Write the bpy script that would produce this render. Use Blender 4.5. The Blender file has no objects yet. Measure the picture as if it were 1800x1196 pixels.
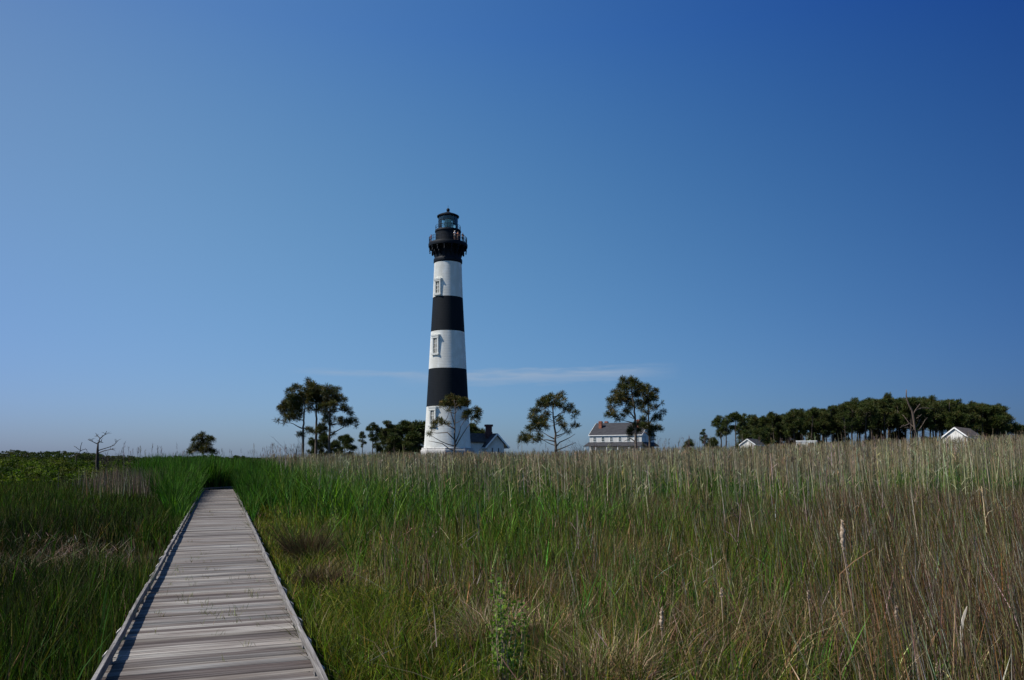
import bpy, math, random
import numpy as np
from mathutils import Vector, Matrix

R = math.radians
rng = np.random.default_rng(11)
random.seed(5)
SC = bpy.context.scene
COL = SC.collection

# ------------------------------------------------------------------ camera
F = 1379.0                       # focal length in photo pixels (photo 1800 x 1196)
PITCH = R(2.0)                   # the frame is cropped: the optical axis sits below its middle
HORIZON = 804.0
PY0 = HORIZON - F * math.tan(PITCH)
CP, SP = math.cos(PITCH), math.sin(PITCH)
DECK_Z = 0.30
EYE = DECK_Z + 1.935
cam = bpy.data.cameras.new('Camera')
cam.sensor_width = 36.0
cam.lens = F / 1800 * 36
cam.shift_y = (PY0 - 598.0) / 1800.0
cam.clip_start = 0.1
cam.clip_end = 12000
camo = bpy.data.objects.new('Camera', cam)
camo.location = (0, 0, EYE)
camo.rotation_euler = (R(90) + PITCH, 0, 0)
COL.objects.link(camo)
SC.camera = camo

# ------------------------------------------------------------------ light
SUN_EL = R(50.5)
SUN_DIR = Vector((-0.972 * math.cos(SUN_EL), -0.235 * math.cos(SUN_EL), math.sin(SUN_EL)))
sun = bpy.data.lights.new('Sun', 'SUN')
sun.energy = 5.0
sun.angle = R(0.5)
sun.color = (1.0, 0.95, 0.88)
suno = bpy.data.objects.new('Sun', sun)
suno.rotation_euler = SUN_DIR.to_track_quat('Z', 'Y').to_euler()
suno.location = (-80, -20, 120)
COL.objects.link(suno)

world = bpy.data.worlds.new('World')
SC.world = world
world.use_nodes = True
wn = world.node_tree.nodes; wl = world.node_tree.links
wn.clear()
w_out = wn.new('ShaderNodeOutputWorld'); w_bg = wn.new('ShaderNodeBackground')
sky = wn.new('ShaderNodeTexSky'); sky.sky_type = 'NISHITA'; sky.sun_disc = False
sky.sun_elevation = SUN_EL
sky.sun_rotation = math.atan2(SUN_DIR.x, SUN_DIR.y)
sky.altitude = 0; sky.air_density = 1.0; sky.dust_density = 0.4; sky.ozone_density = 3.0
w_bg.inputs['Strength'].default_value = 0.061
hs = wn.new('ShaderNodeHueSaturation')
hs.inputs['Saturation'].default_value = 1.12
wl.new(sky.outputs[0], hs.inputs['Color'])

def wmath(op, a, b=None, c=None):
    n = wn.new('ShaderNodeMath'); n.operation = op
    for i, v in enumerate((a, b, c)):
        if v is None: continue
        if isinstance(v, (int, float)): n.inputs[i].default_value = v
        else: wl.new(v, n.inputs[i])
    return n.outputs[0]
tc = wn.new('ShaderNodeTexCoord')
sx = wn.new('ShaderNodeSeparateXYZ'); wl.new(tc.outputs['Generated'], sx.inputs[0])
az = wmath('ARCTAN2', sx.outputs[0], sx.outputs[1])
el = wmath('ARCSINE', sx.outputs[2])
# one thin cirrus streak low in the sky, as a place in the sky (azimuth, elevation)
cmb = wn.new('ShaderNodeCombineXYZ')
wl.new(wmath('MULTIPLY', az, 14.0), cmb.inputs[0]); wl.new(wmath('MULTIPLY', el, 120.0), cmb.inputs[1])
cno = wn.new('ShaderNodeTexNoise'); cno.inputs['Scale'].default_value = 1.6; cno.inputs['Detail'].default_value = 5
wl.new(cmb.outputs[0], cno.inputs['Vector'])
def streak(a0, a1, e0, slope, half, soft):
    t = wmath('DIVIDE', wmath('SUBTRACT', az, a0), a1 - a0)
    inx = wmath('MULTIPLY', wmath('MINIMUM', wmath('MAXIMUM', wmath('MULTIPLY', t, 3.5), 0), 1),
                wmath('MINIMUM', wmath('MAXIMUM', wmath('MULTIPLY', wmath('SUBTRACT', 1.0, t), 4.0), 0), 1))
    mid = wmath('MULTIPLY_ADD', wmath('SUBTRACT', az, a0), slope, e0)
    mid = wmath('ADD', mid, wmath('MULTIPLY', wmath('SUBTRACT', cno.outputs[0], 0.5), half * 1.6))
    d = wmath('DIVIDE', wmath('ABSOLUTE', wmath('SUBTRACT', el, mid)), half)
    f = wmath('MINIMUM', wmath('MAXIMUM', wmath('DIVIDE', wmath('SUBTRACT', 1.0, d), soft), 0), 1)
    return wmath('MULTIPLY', wmath('MULTIPLY', inx, f), wmath('MULTIPLY_ADD', cno.outputs[0], 0.9, 0.25))
m1 = streak(-0.155, 0.215, 0.0985, 0.026, 0.0115, 1.0)
m2 = streak(-0.28, -0.08, 0.1055, -0.01, 0.0055, 1.0)
msk = wmath('ADD', wmath('MULTIPLY', m1, 0.72), wmath('MULTIPLY', m2, 0.4))
mix = wn.new('ShaderNodeMix'); mix.data_type = 'RGBA'
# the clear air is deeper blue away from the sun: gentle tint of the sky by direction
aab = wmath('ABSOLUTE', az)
fold = wmath('MINIMUM', aab, wmath('MAXIMUM', wmath('MULTIPLY_ADD', wmath('SUBTRACT', aab, 0.8), -0.55, 0.8), 0.0))  # tint eases off outside the view, adding fill light on shaded sides
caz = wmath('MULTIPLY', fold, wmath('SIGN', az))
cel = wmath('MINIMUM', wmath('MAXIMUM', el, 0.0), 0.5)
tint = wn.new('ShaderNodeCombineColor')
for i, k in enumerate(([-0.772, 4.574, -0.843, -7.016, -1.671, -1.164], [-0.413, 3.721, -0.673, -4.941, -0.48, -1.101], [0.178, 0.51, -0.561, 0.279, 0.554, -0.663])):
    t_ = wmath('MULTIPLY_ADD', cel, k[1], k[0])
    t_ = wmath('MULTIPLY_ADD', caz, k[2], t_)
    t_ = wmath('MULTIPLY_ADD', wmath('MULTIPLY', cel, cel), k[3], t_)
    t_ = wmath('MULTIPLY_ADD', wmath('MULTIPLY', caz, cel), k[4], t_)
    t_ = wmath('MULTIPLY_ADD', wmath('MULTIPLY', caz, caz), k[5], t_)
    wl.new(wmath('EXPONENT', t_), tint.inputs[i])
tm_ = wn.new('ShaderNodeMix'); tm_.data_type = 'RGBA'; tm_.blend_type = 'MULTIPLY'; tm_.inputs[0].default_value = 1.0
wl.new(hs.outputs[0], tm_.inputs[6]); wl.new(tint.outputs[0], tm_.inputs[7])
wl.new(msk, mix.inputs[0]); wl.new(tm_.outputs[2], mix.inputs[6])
mix.inputs[7].default_value = (4.9, 5.9, 7.4, 1)
wl.new(mix.outputs[2], w_bg.inputs['Color'])
wl.new(w_bg.outputs[0], w_out.inputs['Surface'])

SC.view_settings.view_transform = 'Standard'
SC.view_settings.look = 'None'
SC.view_settings.exposure = 0.3
SC.view_settings.gamma = 1.0
SC.cycles.max_bounces = 6
SC.cycles.transparent_max_bounces = 12

# ------------------------------------------------------------------ helpers
def P(px, py, Y):
    """point on the ray through photo pixel (px, py) at distance Y in front of the camera"""
    u = PY0 - py; x = px - 900.0
    f = F * CP - u * SP; up = u * CP + F * SP
    return Vector((x / f * Y, Y, EYE + up / f * Y))
def G(px, py, z=0.0):
    """where that ray meets the height z"""
    u = PY0 - py; x = px - 900.0
    f = F * CP - u * SP; up = u * CP + F * SP
    t = (z - EYE) / up
    return Vector((x * t, f * t, z))

def tag(o, label=None, cat=None, group=None, kind=None):
    if label: o['label'] = label
    if cat: o['category'] = cat
    if group: o['group'] = group
    if kind: o['kind'] = kind
    return o
def empty(name, loc, rz=0.0):
    o = bpy.data.objects.new(name, None)
    o.empty_display_size = 0.3
    o.location = loc; o.rotation_euler = (0, 0, rz)
    COL.objects.link(o)
    return o
def root_of(o):
    while o.parent: o = o.parent
    return o
def copy_tree(o, parent=None):
    c = o.copy(); COL.objects.link(c)
    if parent: c.parent = parent
    for ch in list(o.children): copy_tree(ch, c)
    return c

class MB:
    def __init__(s): s.v = []; s.f = []; s.m = []
    def add(s, vs, fs, mi=0):
        b = len(s.v)
        s.v += [tuple(p) for p in vs]
        for f in fs: s.f.append(tuple(i + b for i in f)); s.m.append(mi)
    def box(s, c, d, rz=0.0, mi=0, tilt=None):
        hx, hy, hz = d[0] / 2, d[1] / 2, d[2] / 2
        M = Matrix.Rotation(rz, 3, 'Z')
        if tilt is not None: M = tilt
        vs = [Vector(c) + M @ Vector((sx_ * hx, sy_ * hy, sz_ * hz)) for sz_ in (-1, 1) for sx_, sy_ in ((-1, -1), (1, -1), (1, 1), (-1, 1))]
        s.add(vs, [(3, 2, 1, 0), (4, 5, 6, 7), (0, 1, 5, 4), (1, 2, 6, 5), (2, 3, 7, 6), (3, 0, 4, 7)], mi)
    def bar(s, a, b, w, d=None, mi=0):
        """rectangular bar from a to b"""
        a, b = Vector(a), Vector(b); d = d or w
        z = (b - a); L = z.length; z.normalize()
        x = z.cross(Vector((0, 0, 1)))
        if x.length < 1e-4: x = Vector((1, 0, 0))
        x.normalize(); y = z.cross(x)
        M = Matrix((x, y, z)).transposed()
        s.box((a + b) / 2, (w, d, L), tilt=M, mi=mi)
    def tube(s, pts, rad, n=6, mi=0, cap=True):
        pts = [Vector(p) for p in pts]
        if not hasattr(rad, '__len__'): rad = [rad] * len(pts)
        vs = []; fs = []
        prev = None
        for i, p in enumerate(pts):
            d = (pts[min(i + 1, len(pts) - 1)] - pts[max(i - 1, 0)])
            if d.length < 1e-7: d = Vector((0, 0, 1))
            d.normalize()
            x = prev - d * prev.dot(d) if prev is not None else d.orthogonal()
            if x.length < 1e-5: x = d.orthogonal()
            x.normalize(); prev = x
            y = d.cross(x)
            for k in range(n):
                a = 2 * math.pi * k / n
                vs.append(p + (x * math.cos(a) + y * math.sin(a)) * rad[i])
        for i in range(len(pts) - 1):
            for k in range(n):
                k2 = (k + 1) % n
                fs.append((i * n + k, i * n + k2, (i + 1) * n + k2, (i + 1) * n + k))
        if cap:
            fs.append(tuple(range(n - 1, -1, -1)))
            fs.append(tuple((len(pts) - 1) * n + k for k in range(n)))
        s.add(vs, fs, mi)
    def lathe(s, prof, c=(0, 0), n=64, mi=0, mids=None, cap=True):
        """prof: list of (radius, z); mids: material index for each band"""
        vs = []
        for r, z in prof:
            for k in range(n):
                a = 2 * math.pi * k / n
                vs.append((c[0] + r * math.cos(a), c[1] + r * math.sin(a), z))
        b = len(s.v); s.v += vs
        for i in range(len(prof) - 1):
            for k in range(n):
                k2 = (k + 1) % n
                s.f.append((b + i * n + k, b + i * n + k2, b + (i + 1) * n + k2, b + (i + 1) * n + k))
                s.m.append(mids[i] if mids else mi)
        if cap:
            s.f.append(tuple(b + k for k in range(n - 1, -1, -1))); s.m.append(mids[0] if mids else mi)
            s.f.append(tuple(b + (len(prof) - 1) * n + k for k in range(n))); s.m.append(mids[-1] if mids else mi)
    def sphere(s, c, r, n=12, m=8, mi=0):
        rx, ry, rz = r if hasattr(r, '__len__') else (r, r, r)
        vs = []; fs = []
        for j in range(1, m):
            t = math.pi * j / m
            for k in range(n):
                a = 2 * math.pi * k / n
                vs.append((c[0] + rx * math.sin(t) * math.cos(a), c[1] + ry * math.sin(t) * math.sin(a), c[2] + rz * math.cos(t)))
        top = len(vs); vs.append((c[0], c[1], c[2] + rz)); vs.append((c[0], c[1], c[2] - rz))
        for j in range(m - 2):
            for k in range(n):
                k2 = (k + 1) % n
                fs.append((j * n + k, (j + 1) * n + k, (j + 1) * n + k2, j * n + k2))
        for k in range(n):
            k2 = (k + 1) % n
            fs.append((top, k, k2)); fs.append((top + 1, (m - 2) * n + k2, (m - 2) * n + k))
        s.add(vs, fs, mi)
    def build(s, name, mats, parent=None, smooth=False, world=False, col=None):
        """world=True: vertices are in world space and the root is not rotated"""
        me = bpy.data.meshes.new(name)
        v = s.v
        if world and parent is not None:
            L = root_of(parent).location
            v = [(p[0] - L.x, p[1] - L.y, p[2] - L.z) for p in v]
        me.from_pydata(v, [], s.f)
        for m in (mats if isinstance(mats, (list, tuple)) else [mats]): me.materials.append(m)
        me.polygons.foreach_set('material_index', s.m)
        if smooth: me.polygons.foreach_set('use_smooth', [True] * len(s.f))
        if col is not None:
            at = me.attributes.new('col', 'FLOAT_COLOR', 'FACE')
            c = np.ones((len(s.f), 4), np.float32); c[:, :3] = col
            at.data.foreach_set('color', c.ravel())
        me.update()
        if smooth == 'auto':
            me.set_sharp_from_angle(angle=R(35))
        o = bpy.data.objects.new(name, me); COL.objects.link(o)
        if parent is not None: o.parent = parent
        return o

def quads_mesh(name, verts, faces, col, mat, parent=None, loc=None, smooth=True):
    """verts (V,3), faces (Q,4) ints, col (Q,3); linked as one mesh object"""
    me = bpy.data.meshes.new(name)
    if parent is not None and loc is None:
        L = root_of(parent).location
        verts = verts - np.array([L.x, L.y, L.z])
    nq = len(faces)
    me.vertices.add(len(verts)); me.vertices.foreach_set('co', np.ascontiguousarray(verts, np.float32).ravel())
    me.loops.add(nq * 4); me.loops.foreach_set('vertex_index', np.ascontiguousarray(faces, np.int32).ravel())
    me.polygons.add(nq); me.polygons.foreach_set('loop_start', np.arange(0, nq * 4, 4, dtype=np.int32))
    if smooth: me.polygons.foreach_set('use_smooth', np.ones(nq, dtype=bool))
    me.materials.append(mat)
    at = me.attributes.new('col', 'FLOAT_COLOR', 'FACE')
    c = np.ones((nq, 4), np.float32); c[:, :3] = col
    at.data.foreach_set('color', c.ravel())
    me.update(calc_edges=True)
    o = bpy.data.objects.new(name, me); COL.objects.link(o)
    if parent is not None: o.parent = parent
    return o

def blades(pos, h, w, az, lean, curl, col, segs=3, prof=None, face=None):
    """grass blades as tapered strips. pos (N,3) h,w,az,lean,curl (N) col (N,3)"""
    N = len(pos); L = segs + 1
    t = np.linspace(0, 1, L)
    if prof is None: prof = np.array([0.75, 1.0, 0.75, 0.08]) if segs == 3 else (np.array([0.9, 0.85, 0.08]) if segs == 2 else np.array([1.0, 0.12]))
    d = np.stack([np.cos(az), np.sin(az)], 1)
    off = (lean[:, None] * t + curl[:, None] * t ** 2) * h[:, None]
    zz = h[:, None] * (t - 0.45 * np.clip(curl, 0, 2)[:, None] * t ** 3)
    sp = np.empty((N, L, 3)); sp[:, :, :2] = pos[:, None, :2] + d[:, None, :] * off[:, :, None]
    sp[:, :, 2] = pos[:, None, 2] + zz
    ps = rng.uniform(0, np.pi, N) if face is None else face
    wv = np.stack([np.cos(ps), np.sin(ps), np.zeros(N)], 1) * (w / 2)[:, None]
    V = np.empty((N, L, 2, 3))
    V[:, :, 0] = sp - wv[:, None] * prof[None, :, None]
    V[:, :, 1] = sp + wv[:, None] * prof[None, :, None]
    base = (np.arange(N) * L * 2)[:, None, None]
    f = np.array([[2 * l, 2 * l + 1, 2 * l + 3, 2 * l + 2] for l in range(segs)])[None] + base
    return V.reshape(-1, 3), f.reshape(-1, 4), np.repeat(col, segs, 0)

def spikes(pos, dirs, ln, w, col):
    """straight needles or leaves: one tapered quad each"""
    N = len(pos)
    rv = rng.normal(size=(N, 3)); sd = np.cross(dirs, rv); sd /= np.linalg.norm(sd, axis=1)[:, None] + 1e-9
    V = np.empty((N, 4, 3))
    V[:, 0] = pos - sd * (w * 0.3)[:, None]; V[:, 1] = pos + sd * (w * 0.3)[:, None]
    tip = pos + dirs * ln[:, None]
    V[:, 2] = tip + sd * (w * 0.5)[:, None]; V[:, 3] = tip - sd * (w * 0.5)[:, None]
    return V.reshape(-1, 3), np.arange(N * 4).reshape(-1, 4), col

def leaves(pos, size, col, asp=0.55):
    """leaf quads with random orientation (diamond shaped)"""
    N = len(pos)
    a = rng.normal(size=(N, 3)); a /= np.linalg.norm(a, axis=1)[:, None]
    b = np.cross(a, rng.normal(size=(N, 3))); b /= np.linalg.norm(b, axis=1)[:, None] + 1e-9
    V = np.empty((N, 4, 3)); s = size[:, None] / 2
    V[:, 0] = pos - a * s; V[:, 1] = pos + b * s * asp; V[:, 2] = pos + a * s; V[:, 3] = pos - b * s * asp
    return V.reshape(-1, 3), np.arange(N * 4).reshape(-1, 4), col

def cat(parts):
    vs = []; fs = []; cs = []; b = 0
    for v, f, c in parts:
        vs.append(v); fs.append(f + b); cs.append(c); b += len(v)
    return np.concatenate(vs), np.concatenate(fs), np.concatenate(cs)

def vnoise(x, y, s, seed=0):
    """smooth value noise 0..1"""
    r = np.random.default_rng(seed); T = r.random((64, 64))
    x = np.asarray(x) / s; y = np.asarray(y) / s
    i = np.floor(x).astype(int); j = np.floor(y).astype(int); fx = x - i; fy = y - j
    fx = fx * fx * (3 - 2 * fx); fy = fy * fy * (3 - 2 * fy)
    g = lambda a, b: T[a % 64, b % 64]
    return (g(i, j) * (1 - fx) + g(i + 1, j) * fx) * (1 - fy) + (g(i, j + 1) * (1 - fx) + g(i + 1, j + 1) * fx) * fy
def sstep(a, b, x):
    t = np.clip((x - a) / (b - a), 0, 1); return t * t * (3 - 2 * t)
def palette(n, cols, jit=0.44, weights=None):
    cols = np.array(cols); k = rng.choice(len(cols), n, p=weights)
    c = cols[k] * np.exp(rng.normal(0, jit, (n, 1))) * np.exp(rng.normal(0, jit * 0.35, (n, 3)))
    return np.clip(c, 0.002, 0.9)

# ------------------------------------------------------------------ materials
def nodes(name):
    m = bpy.data.materials.new(name); m.use_nodes = True
    nt = m.node_tree; b = nt.nodes['Principled BSDF']
    return m, nt, b
def mat_noise(name, c1, c2, scale=4.0, rough=0.8, detail=5, coords='Object', stretch=(1, 1, 1), bump=0.0, bscale=None, lo=0.35, hi=0.65, spec=0.3):
    m, nt, b = nodes(name); N, L = nt.nodes, nt.links
    t = N.new('ShaderNodeTexCoord'); mp = N.new('ShaderNodeMapping'); mp.inputs['Scale'].default_value = stretch
    L.new(t.outputs[coords], mp.inputs[0])
    n = N.new('ShaderNodeTexNoise'); n.inputs['Scale'].default_value = scale; n.inputs['Detail'].default_value = detail
    L.new(mp.outputs[0], n.inputs['Vector'])
    r = N.new('ShaderNodeValToRGB'); r.color_ramp.elements[0].position = lo; r.color_ramp.elements[1].position = hi
    r.color_ramp.elements[0].color = (*c1, 1); r.color_ramp.elements[1].color = (*c2, 1)
    L.new(n.outputs[0], r.inputs[0]); L.new(r.outputs[0], b.inputs['Base Color'])
    b.inputs['Roughness'].default_value = rough
    b.inputs['Specular IOR Level'].default_value = spec
    if bump:
        n2 = N.new('ShaderNodeTexNoise'); n2.inputs['Scale'].default_value = bscale or scale * 3; n2.inputs['Detail'].default_value = 4
        L.new(mp.outputs[0], n2.inputs['Vector'])
        bm = N.new('ShaderNodeBump'); bm.inputs['Strength'].default_value = bump; bm.inputs['Distance'].default_value = 0.02
        L.new(n2.outputs[0], bm.inputs['Height']); L.new(bm.outputs[0], b.inputs['Normal'])
    return m
def mat_leaf(name, trans=0.3, rough=0.7, spec=0.1, tint=(1.0, 1.25, 0.5)):
    m, nt, b = nodes(name); N, L = nt.nodes, nt.links
    a = N.new('ShaderNodeAttribute'); a.attribute_name = 'col'
    L.new(a.outputs['Color'], b.inputs['Base Color'])
    b.inputs['Roughness'].default_value = rough; b.inputs['Specular IOR Level'].default_value = spec
    tr = N.new('ShaderNodeBsdfTranslucent')
    mx = N.new('ShaderNodeMix'); mx.data_type = 'RGBA'; mx.blend_type = 'MULTIPLY'; mx.inputs[0].default_value = 1.0
    mx.inputs[7].default_value = (*tint, 1); L.new(a.outputs['Color'], mx.inputs[6]); L.new(mx.outputs[2], tr.inputs['Color'])
    ms = N.new('ShaderNodeMixShader'); ms.inputs[0].default_value = trans
    L.new(b.outputs[0], ms.inputs[1]); L.new(tr.outputs[0], ms.inputs[2])
    L.new(ms.outputs[0], N['Material Output'].inputs['Surface'])
    return m

M = {}
M['leaf'] = mat_leaf('green_blades', 0.35, tint=(1.0, 1.2, 0.35))
M['straw'] = mat_leaf('dry_stalks', 0.15, 0.8, 0.08, (1, 0.95, 0.75))
M['needle'] = mat_leaf('pine_needles', 0.15, 0.6, 0.2, (1.0, 1.1, 0.5))
M['bark'] = mat_noise('pine_bark', (0.04, 0.030, 0.024), (0.15, 0.12, 0.095), 3.0, 0.95, stretch=(3, 3, 0.8), bump=0.4)
M['bark2'] = mat_noise('dark_pine_bark', (0.03, 0.023, 0.018), (0.09, 0.07, 0.055), 2.0, 0.95, stretch=(3, 3, 0.5))
M['deadwood'] = mat_noise('bleached_dead_wood', (0.05, 0.036, 0.028), (0.14, 0.105, 0.08), 2.0, 0.9, stretch=(3, 3, 0.7))
M['darkwood'] = mat_noise('dark_dead_wood', (0.02, 0.015, 0.013), (0.055, 0.042, 0.035), 2.0, 0.95)
M['ground'] = mat_noise('marsh_ground', (0.012, 0.013, 0.007), (0.035, 0.032, 0.016), 0.9, 1.0, detail=8, bump=0.6, bscale=8, spec=0.1)
M['glass'] = None

def mat_paint(name, col, dirt, course=0.28, rough=0.55, dirt_amt=0.5):
    """painted masonry: faint brick courses, rain streaks and blotchy weathering"""
    m, nt, b = nodes(name); N, L = nt.nodes, nt.links
    t = N.new('ShaderNodeTexCoord')
    mp = N.new('ShaderNodeMapping'); mp.inputs['Scale'].default_value = (0.9, 0.9, 0.06); L.new(t.outputs['Object'], mp.inputs[0])
    n = N.new('ShaderNodeTexNoise'); n.inputs['Scale'].default_value = 1.7; n.inputs['Detail'].default_value = 6; L.new(mp.outputs[0], n.inputs['Vector'])
    n2 = N.new('ShaderNodeTexNoise'); n2.inputs['Scale'].default_value = 0.9; n2.inputs['Detail'].default_value = 8; L.new(t.outputs['Object'], n2.inputs['Vector'])
    s = N.new('ShaderNodeMath'); s.operation = 'MULTIPLY'; L.new(n.outputs[0], s.inputs[0]); L.new(n2.outputs[0], s.inputs[1])
    r = N.new('ShaderNodeValToRGB'); r.color_ramp.elements[0].position = 0.2; r.color_ramp.elements[1].position = 0.42
    r.color_ramp.elements[0].color = (*[c * (1 - dirt_amt) + d * dirt_amt for c, d in zip(col, dirt)], 1); r.color_ramp.elements[1].color = (*col, 1)
    L.new(s.outputs[0], r.inputs[0]); L.new(r.outputs[0], b.inputs['Base Color'])
    b.inputs['Roughness'].default_value = rough; b.inputs['Specular IOR Level'].default_value = 0.15; b.inputs['Diffuse Roughness'].default_value = 1.0
    sp_ = N.new('ShaderNodeSeparateXYZ'); L.new(t.outputs['Object'], sp_.inputs[0])
    d = N.new('ShaderNodeMath'); d.operation = 'MULTIPLY'; d.inputs[1].default_value = 2 * math.pi / course; L.new(sp_.outputs[2], d.inputs[0])
    sn = N.new('ShaderNodeMath'); sn.operation = 'SINE'; L.new(d.outputs[0], sn.inputs[0])
    ad = N.new('ShaderNodeMath'); ad.operation = 'MULTIPLY_ADD'; ad.inputs[1].default_value = 0.35
    L.new(sn.outputs[0], ad.inputs[0]); L.new(n2.outputs[0], ad.inputs[2])
    bm = N.new('ShaderNodeBump'); bm.inputs['Strength'].default_value = 0.25; bm.inputs['Distance'].default_value = 0.03
    L.new(ad.outputs[0], bm.inputs['Height']); L.new(bm.outputs[0], b.inputs['Normal'])
    return m
M['white_paint'] = mat_paint('white_painted_brick', (0.86, 0.87, 0.83), (0.6, 0.56, 0.46), 0.3, 0.55, 0.4)
M['black_paint'] = mat_paint('black_painted_brick', (0.006, 0.0105, 0.016), (0.013, 0.018, 0.024), 0.3, 0.75)
M['black_iron'] = mat_noise('black_painted_iron', (0.003, 0.0055, 0.009), (0.007, 0.0105, 0.0165), 2.5, 0.6, bump=0.15, spec=0.15)
M['stone'] = mat_noise('pale_granite', (0.36, 0.35, 0.33), (0.5, 0.49, 0.46), 3, 0.8)
M['clapboard'] = mat_paint('white_clapboard', (0.80, 0.80, 0.77), (0.55, 0.53, 0.47), 0.22, 0.6)
M['trim'] = mat_noise('white_trim', (0.7, 0.7, 0.67), (0.8, 0.8, 0.78), 4, 0.55)
M['peeling'] = mat_noise('peeling_white_boards', (0.22, 0.20, 0.17), (0.62, 0.61, 0.57), 1.8, 0.8, stretch=(3.2, 3.2, 0.5), lo=0.36, hi=0.5)
M['slate'] = mat_noise('dark_slate_roof', (0.035, 0.037, 0.042), (0.075, 0.075, 0.08), 2.2, 0.7, stretch=(1, 1, 3), bump=0.3)
M['shingle'] = mat_noise('brown_shingle_roof', (0.055, 0.044, 0.037), (0.11, 0.09, 0.077), 2.5, 0.9, stretch=(1, 1, 3), bump=0.3)
M['greyroof'] = mat_noise('weathered_grey_roof', (0.023, 0.023, 0.026), (0.043, 0.043, 0.047), 1.6, 0.9, stretch=(0.6, 0.6, 4), bump=0.3)
M['brick'] = mat_noise('red_brick', (0.16, 0.06, 0.04), (0.30, 0.12, 0.075), 5, 0.9, stretch=(1, 1, 3))
M['darkbrick'] = mat_noise('sooty_brick', (0.06, 0.03, 0.028), (0.13, 0.055, 0.05), 5, 0.9, stretch=(1, 1, 3))
M['pane'] = mat_noise('dark_window_pane', (0.015, 0.03, 0.034), (0.035, 0.06, 0.064), 0.8, 0.08, spec=0.6)
M['shutter'] = mat_noise('grey_window_panel', (0.13, 0.135, 0.115), (0.24, 0.24, 0.21), 2, 0.6)
M['dark'] = mat_noise('dark_opening', (0.012, 0.012, 0.012), (0.03, 0.03, 0.03), 2, 0.9)
M['porch'] = mat_noise('porch_grey_wall', (0.45, 0.44, 0.38), (0.6, 0.6, 0.54), 2, 0.8)

def mat_glass():
    m, nt, b = nodes('lantern_glass'); N, L = nt.nodes, nt.links
    t = N.new('ShaderNodeBsdfTransparent'); t.inputs[0].default_value = (0.88, 0.97, 0.94, 1)
    g = N.new('ShaderNodeBsdfGlossy'); g.inputs['Roughness'].default_value = 0.03; g.inputs[0].default_value = (0.85, 0.95, 0.95, 1)
    fr = N.new('ShaderNodeFresnel'); fr.inputs[0].default_value = 1.55
    ad = N.new('ShaderNodeMath'); ad.operation = 'ADD'; ad.inputs[1].default_value = 0.03; L.new(fr.outputs[0], ad.inputs[0])
    ms = N.new('ShaderNodeMixShader'); L.new(ad.outputs[0], ms.inputs[0]); L.new(t.outputs[0], ms.inputs[1]); L.new(g.outputs[0], ms.inputs[2])
    L.new(ms.outputs[0], N['Material Output'].inputs['Surface'])
    return m
M['glass'] = mat_glass()
def mat_plain(name, c, rough=0.6, spec=0.4, jit=0.12):
    return mat_noise(name, tuple(x * (1 - jit) for x in c), tuple(min(1, x * (1 + jit)) for x in c), 6.0, rough, spec=spec)
M['lens'] = mat_plain('green_lens_glass', (0.36, 0.52, 0.47), 0.15, 0.8)
M['brass'] = mat_plain('brass_fittings', (0.5, 0.42, 0.25), 0.35, 0.6)

def mat_deck():
    m, nt, b = nodes('weathered_grey_boards'); N, L = nt.nodes, nt.links
    t = N.new('ShaderNodeTexCoord'); a = N.new('ShaderNodeAttribute'); a.attribute_name = 'col'
    def noise(st, sc, det, dist=0.0):
        mp = N.new('ShaderNodeMapping'); mp.inputs['Scale'].default_value = st; L.new(t.outputs['Object'], mp.inputs[0])
        n = N.new('ShaderNodeTexNoise'); n.inputs['Scale'].default_value = sc; n.inputs['Detail'].default_value = det; n.inputs['Distortion'].default_value = dist
        L.new(mp.outputs[0], n.inputs['Vector']); return n.outputs[0]
    g = noise((0.35, 15, 5), 2.2, 8, 0.4)          # grain along the boards
    s = noise((0.8, 5.0, 1), 1.3, 5)              # damp streaks
    r = N.new('ShaderNodeValToRGB'); r.color_ramp.elements[0].position = 0.33; r.color_ramp.elements[1].position = 0.66
    r.color_ramp.elements[0].color = (0.42, 0.39, 0.38, 1); r.color_ramp.elements[1].color = (1.38, 1.36, 1.32, 1)
    L.new(g, r.inputs[0])
    r2 = N.new('ShaderNodeValToRGB'); r2.color_ramp.elements[0].position = 0.33; r2.color_ramp.elements[1].position = 0.6
    r2.color_ramp.elements[0].color = (0.66, 0.60, 0.58, 1); r2.color_ramp.elements[1].color = (1.06, 1.06, 1.06, 1)
    L.new(s, r2.inputs[0])
    def mul(x, y):
        k = N.new('ShaderNodeMix'); k.data_type = 'RGBA'; k.blend_type = 'MULTIPLY'; k.inputs[0].default_value = 1.0
        L.new(x, k.inputs[6]); L.new(y, k.inputs[7]); return k.outputs[2]
    c = mul(mul(a.outputs['Color'], r.outputs[0]), r2.outputs[0])
    L.new(c, b.inputs['Base Color']); b.inputs['Roughness'].default_value = 0.85; b.inputs['Specular IOR Level'].default_value = 0.2
    bm = N.new('ShaderNodeBump'); bm.inputs['Strength'].default_value = 0.5; bm.inputs['Distance'].default_value = 0.006
    L.new(g, bm.inputs['Height']); L.new(bm.outputs[0], b.inputs['Normal'])
    return m
M['deck'] = mat_deck()
M['curb'] = mat_noise('weathered_grey_timber', (0.085, 0.076, 0.07), (0.25, 0.235, 0.22), 2.4, 0.85, stretch=(14, 0.8, 14), bump=0.4, lo=0.3, hi=0.7)
M['nail'] = mat_noise('rusty_nail_heads', (0.03, 0.022, 0.018), (0.07, 0.05, 0.04), 30, 0.7)
M['post'] = mat_noise('weathered_post_wood', (0.15, 0.14, 0.13), (0.5, 0.48, 0.46), 9, 0.9, bump=0.4)

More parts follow.
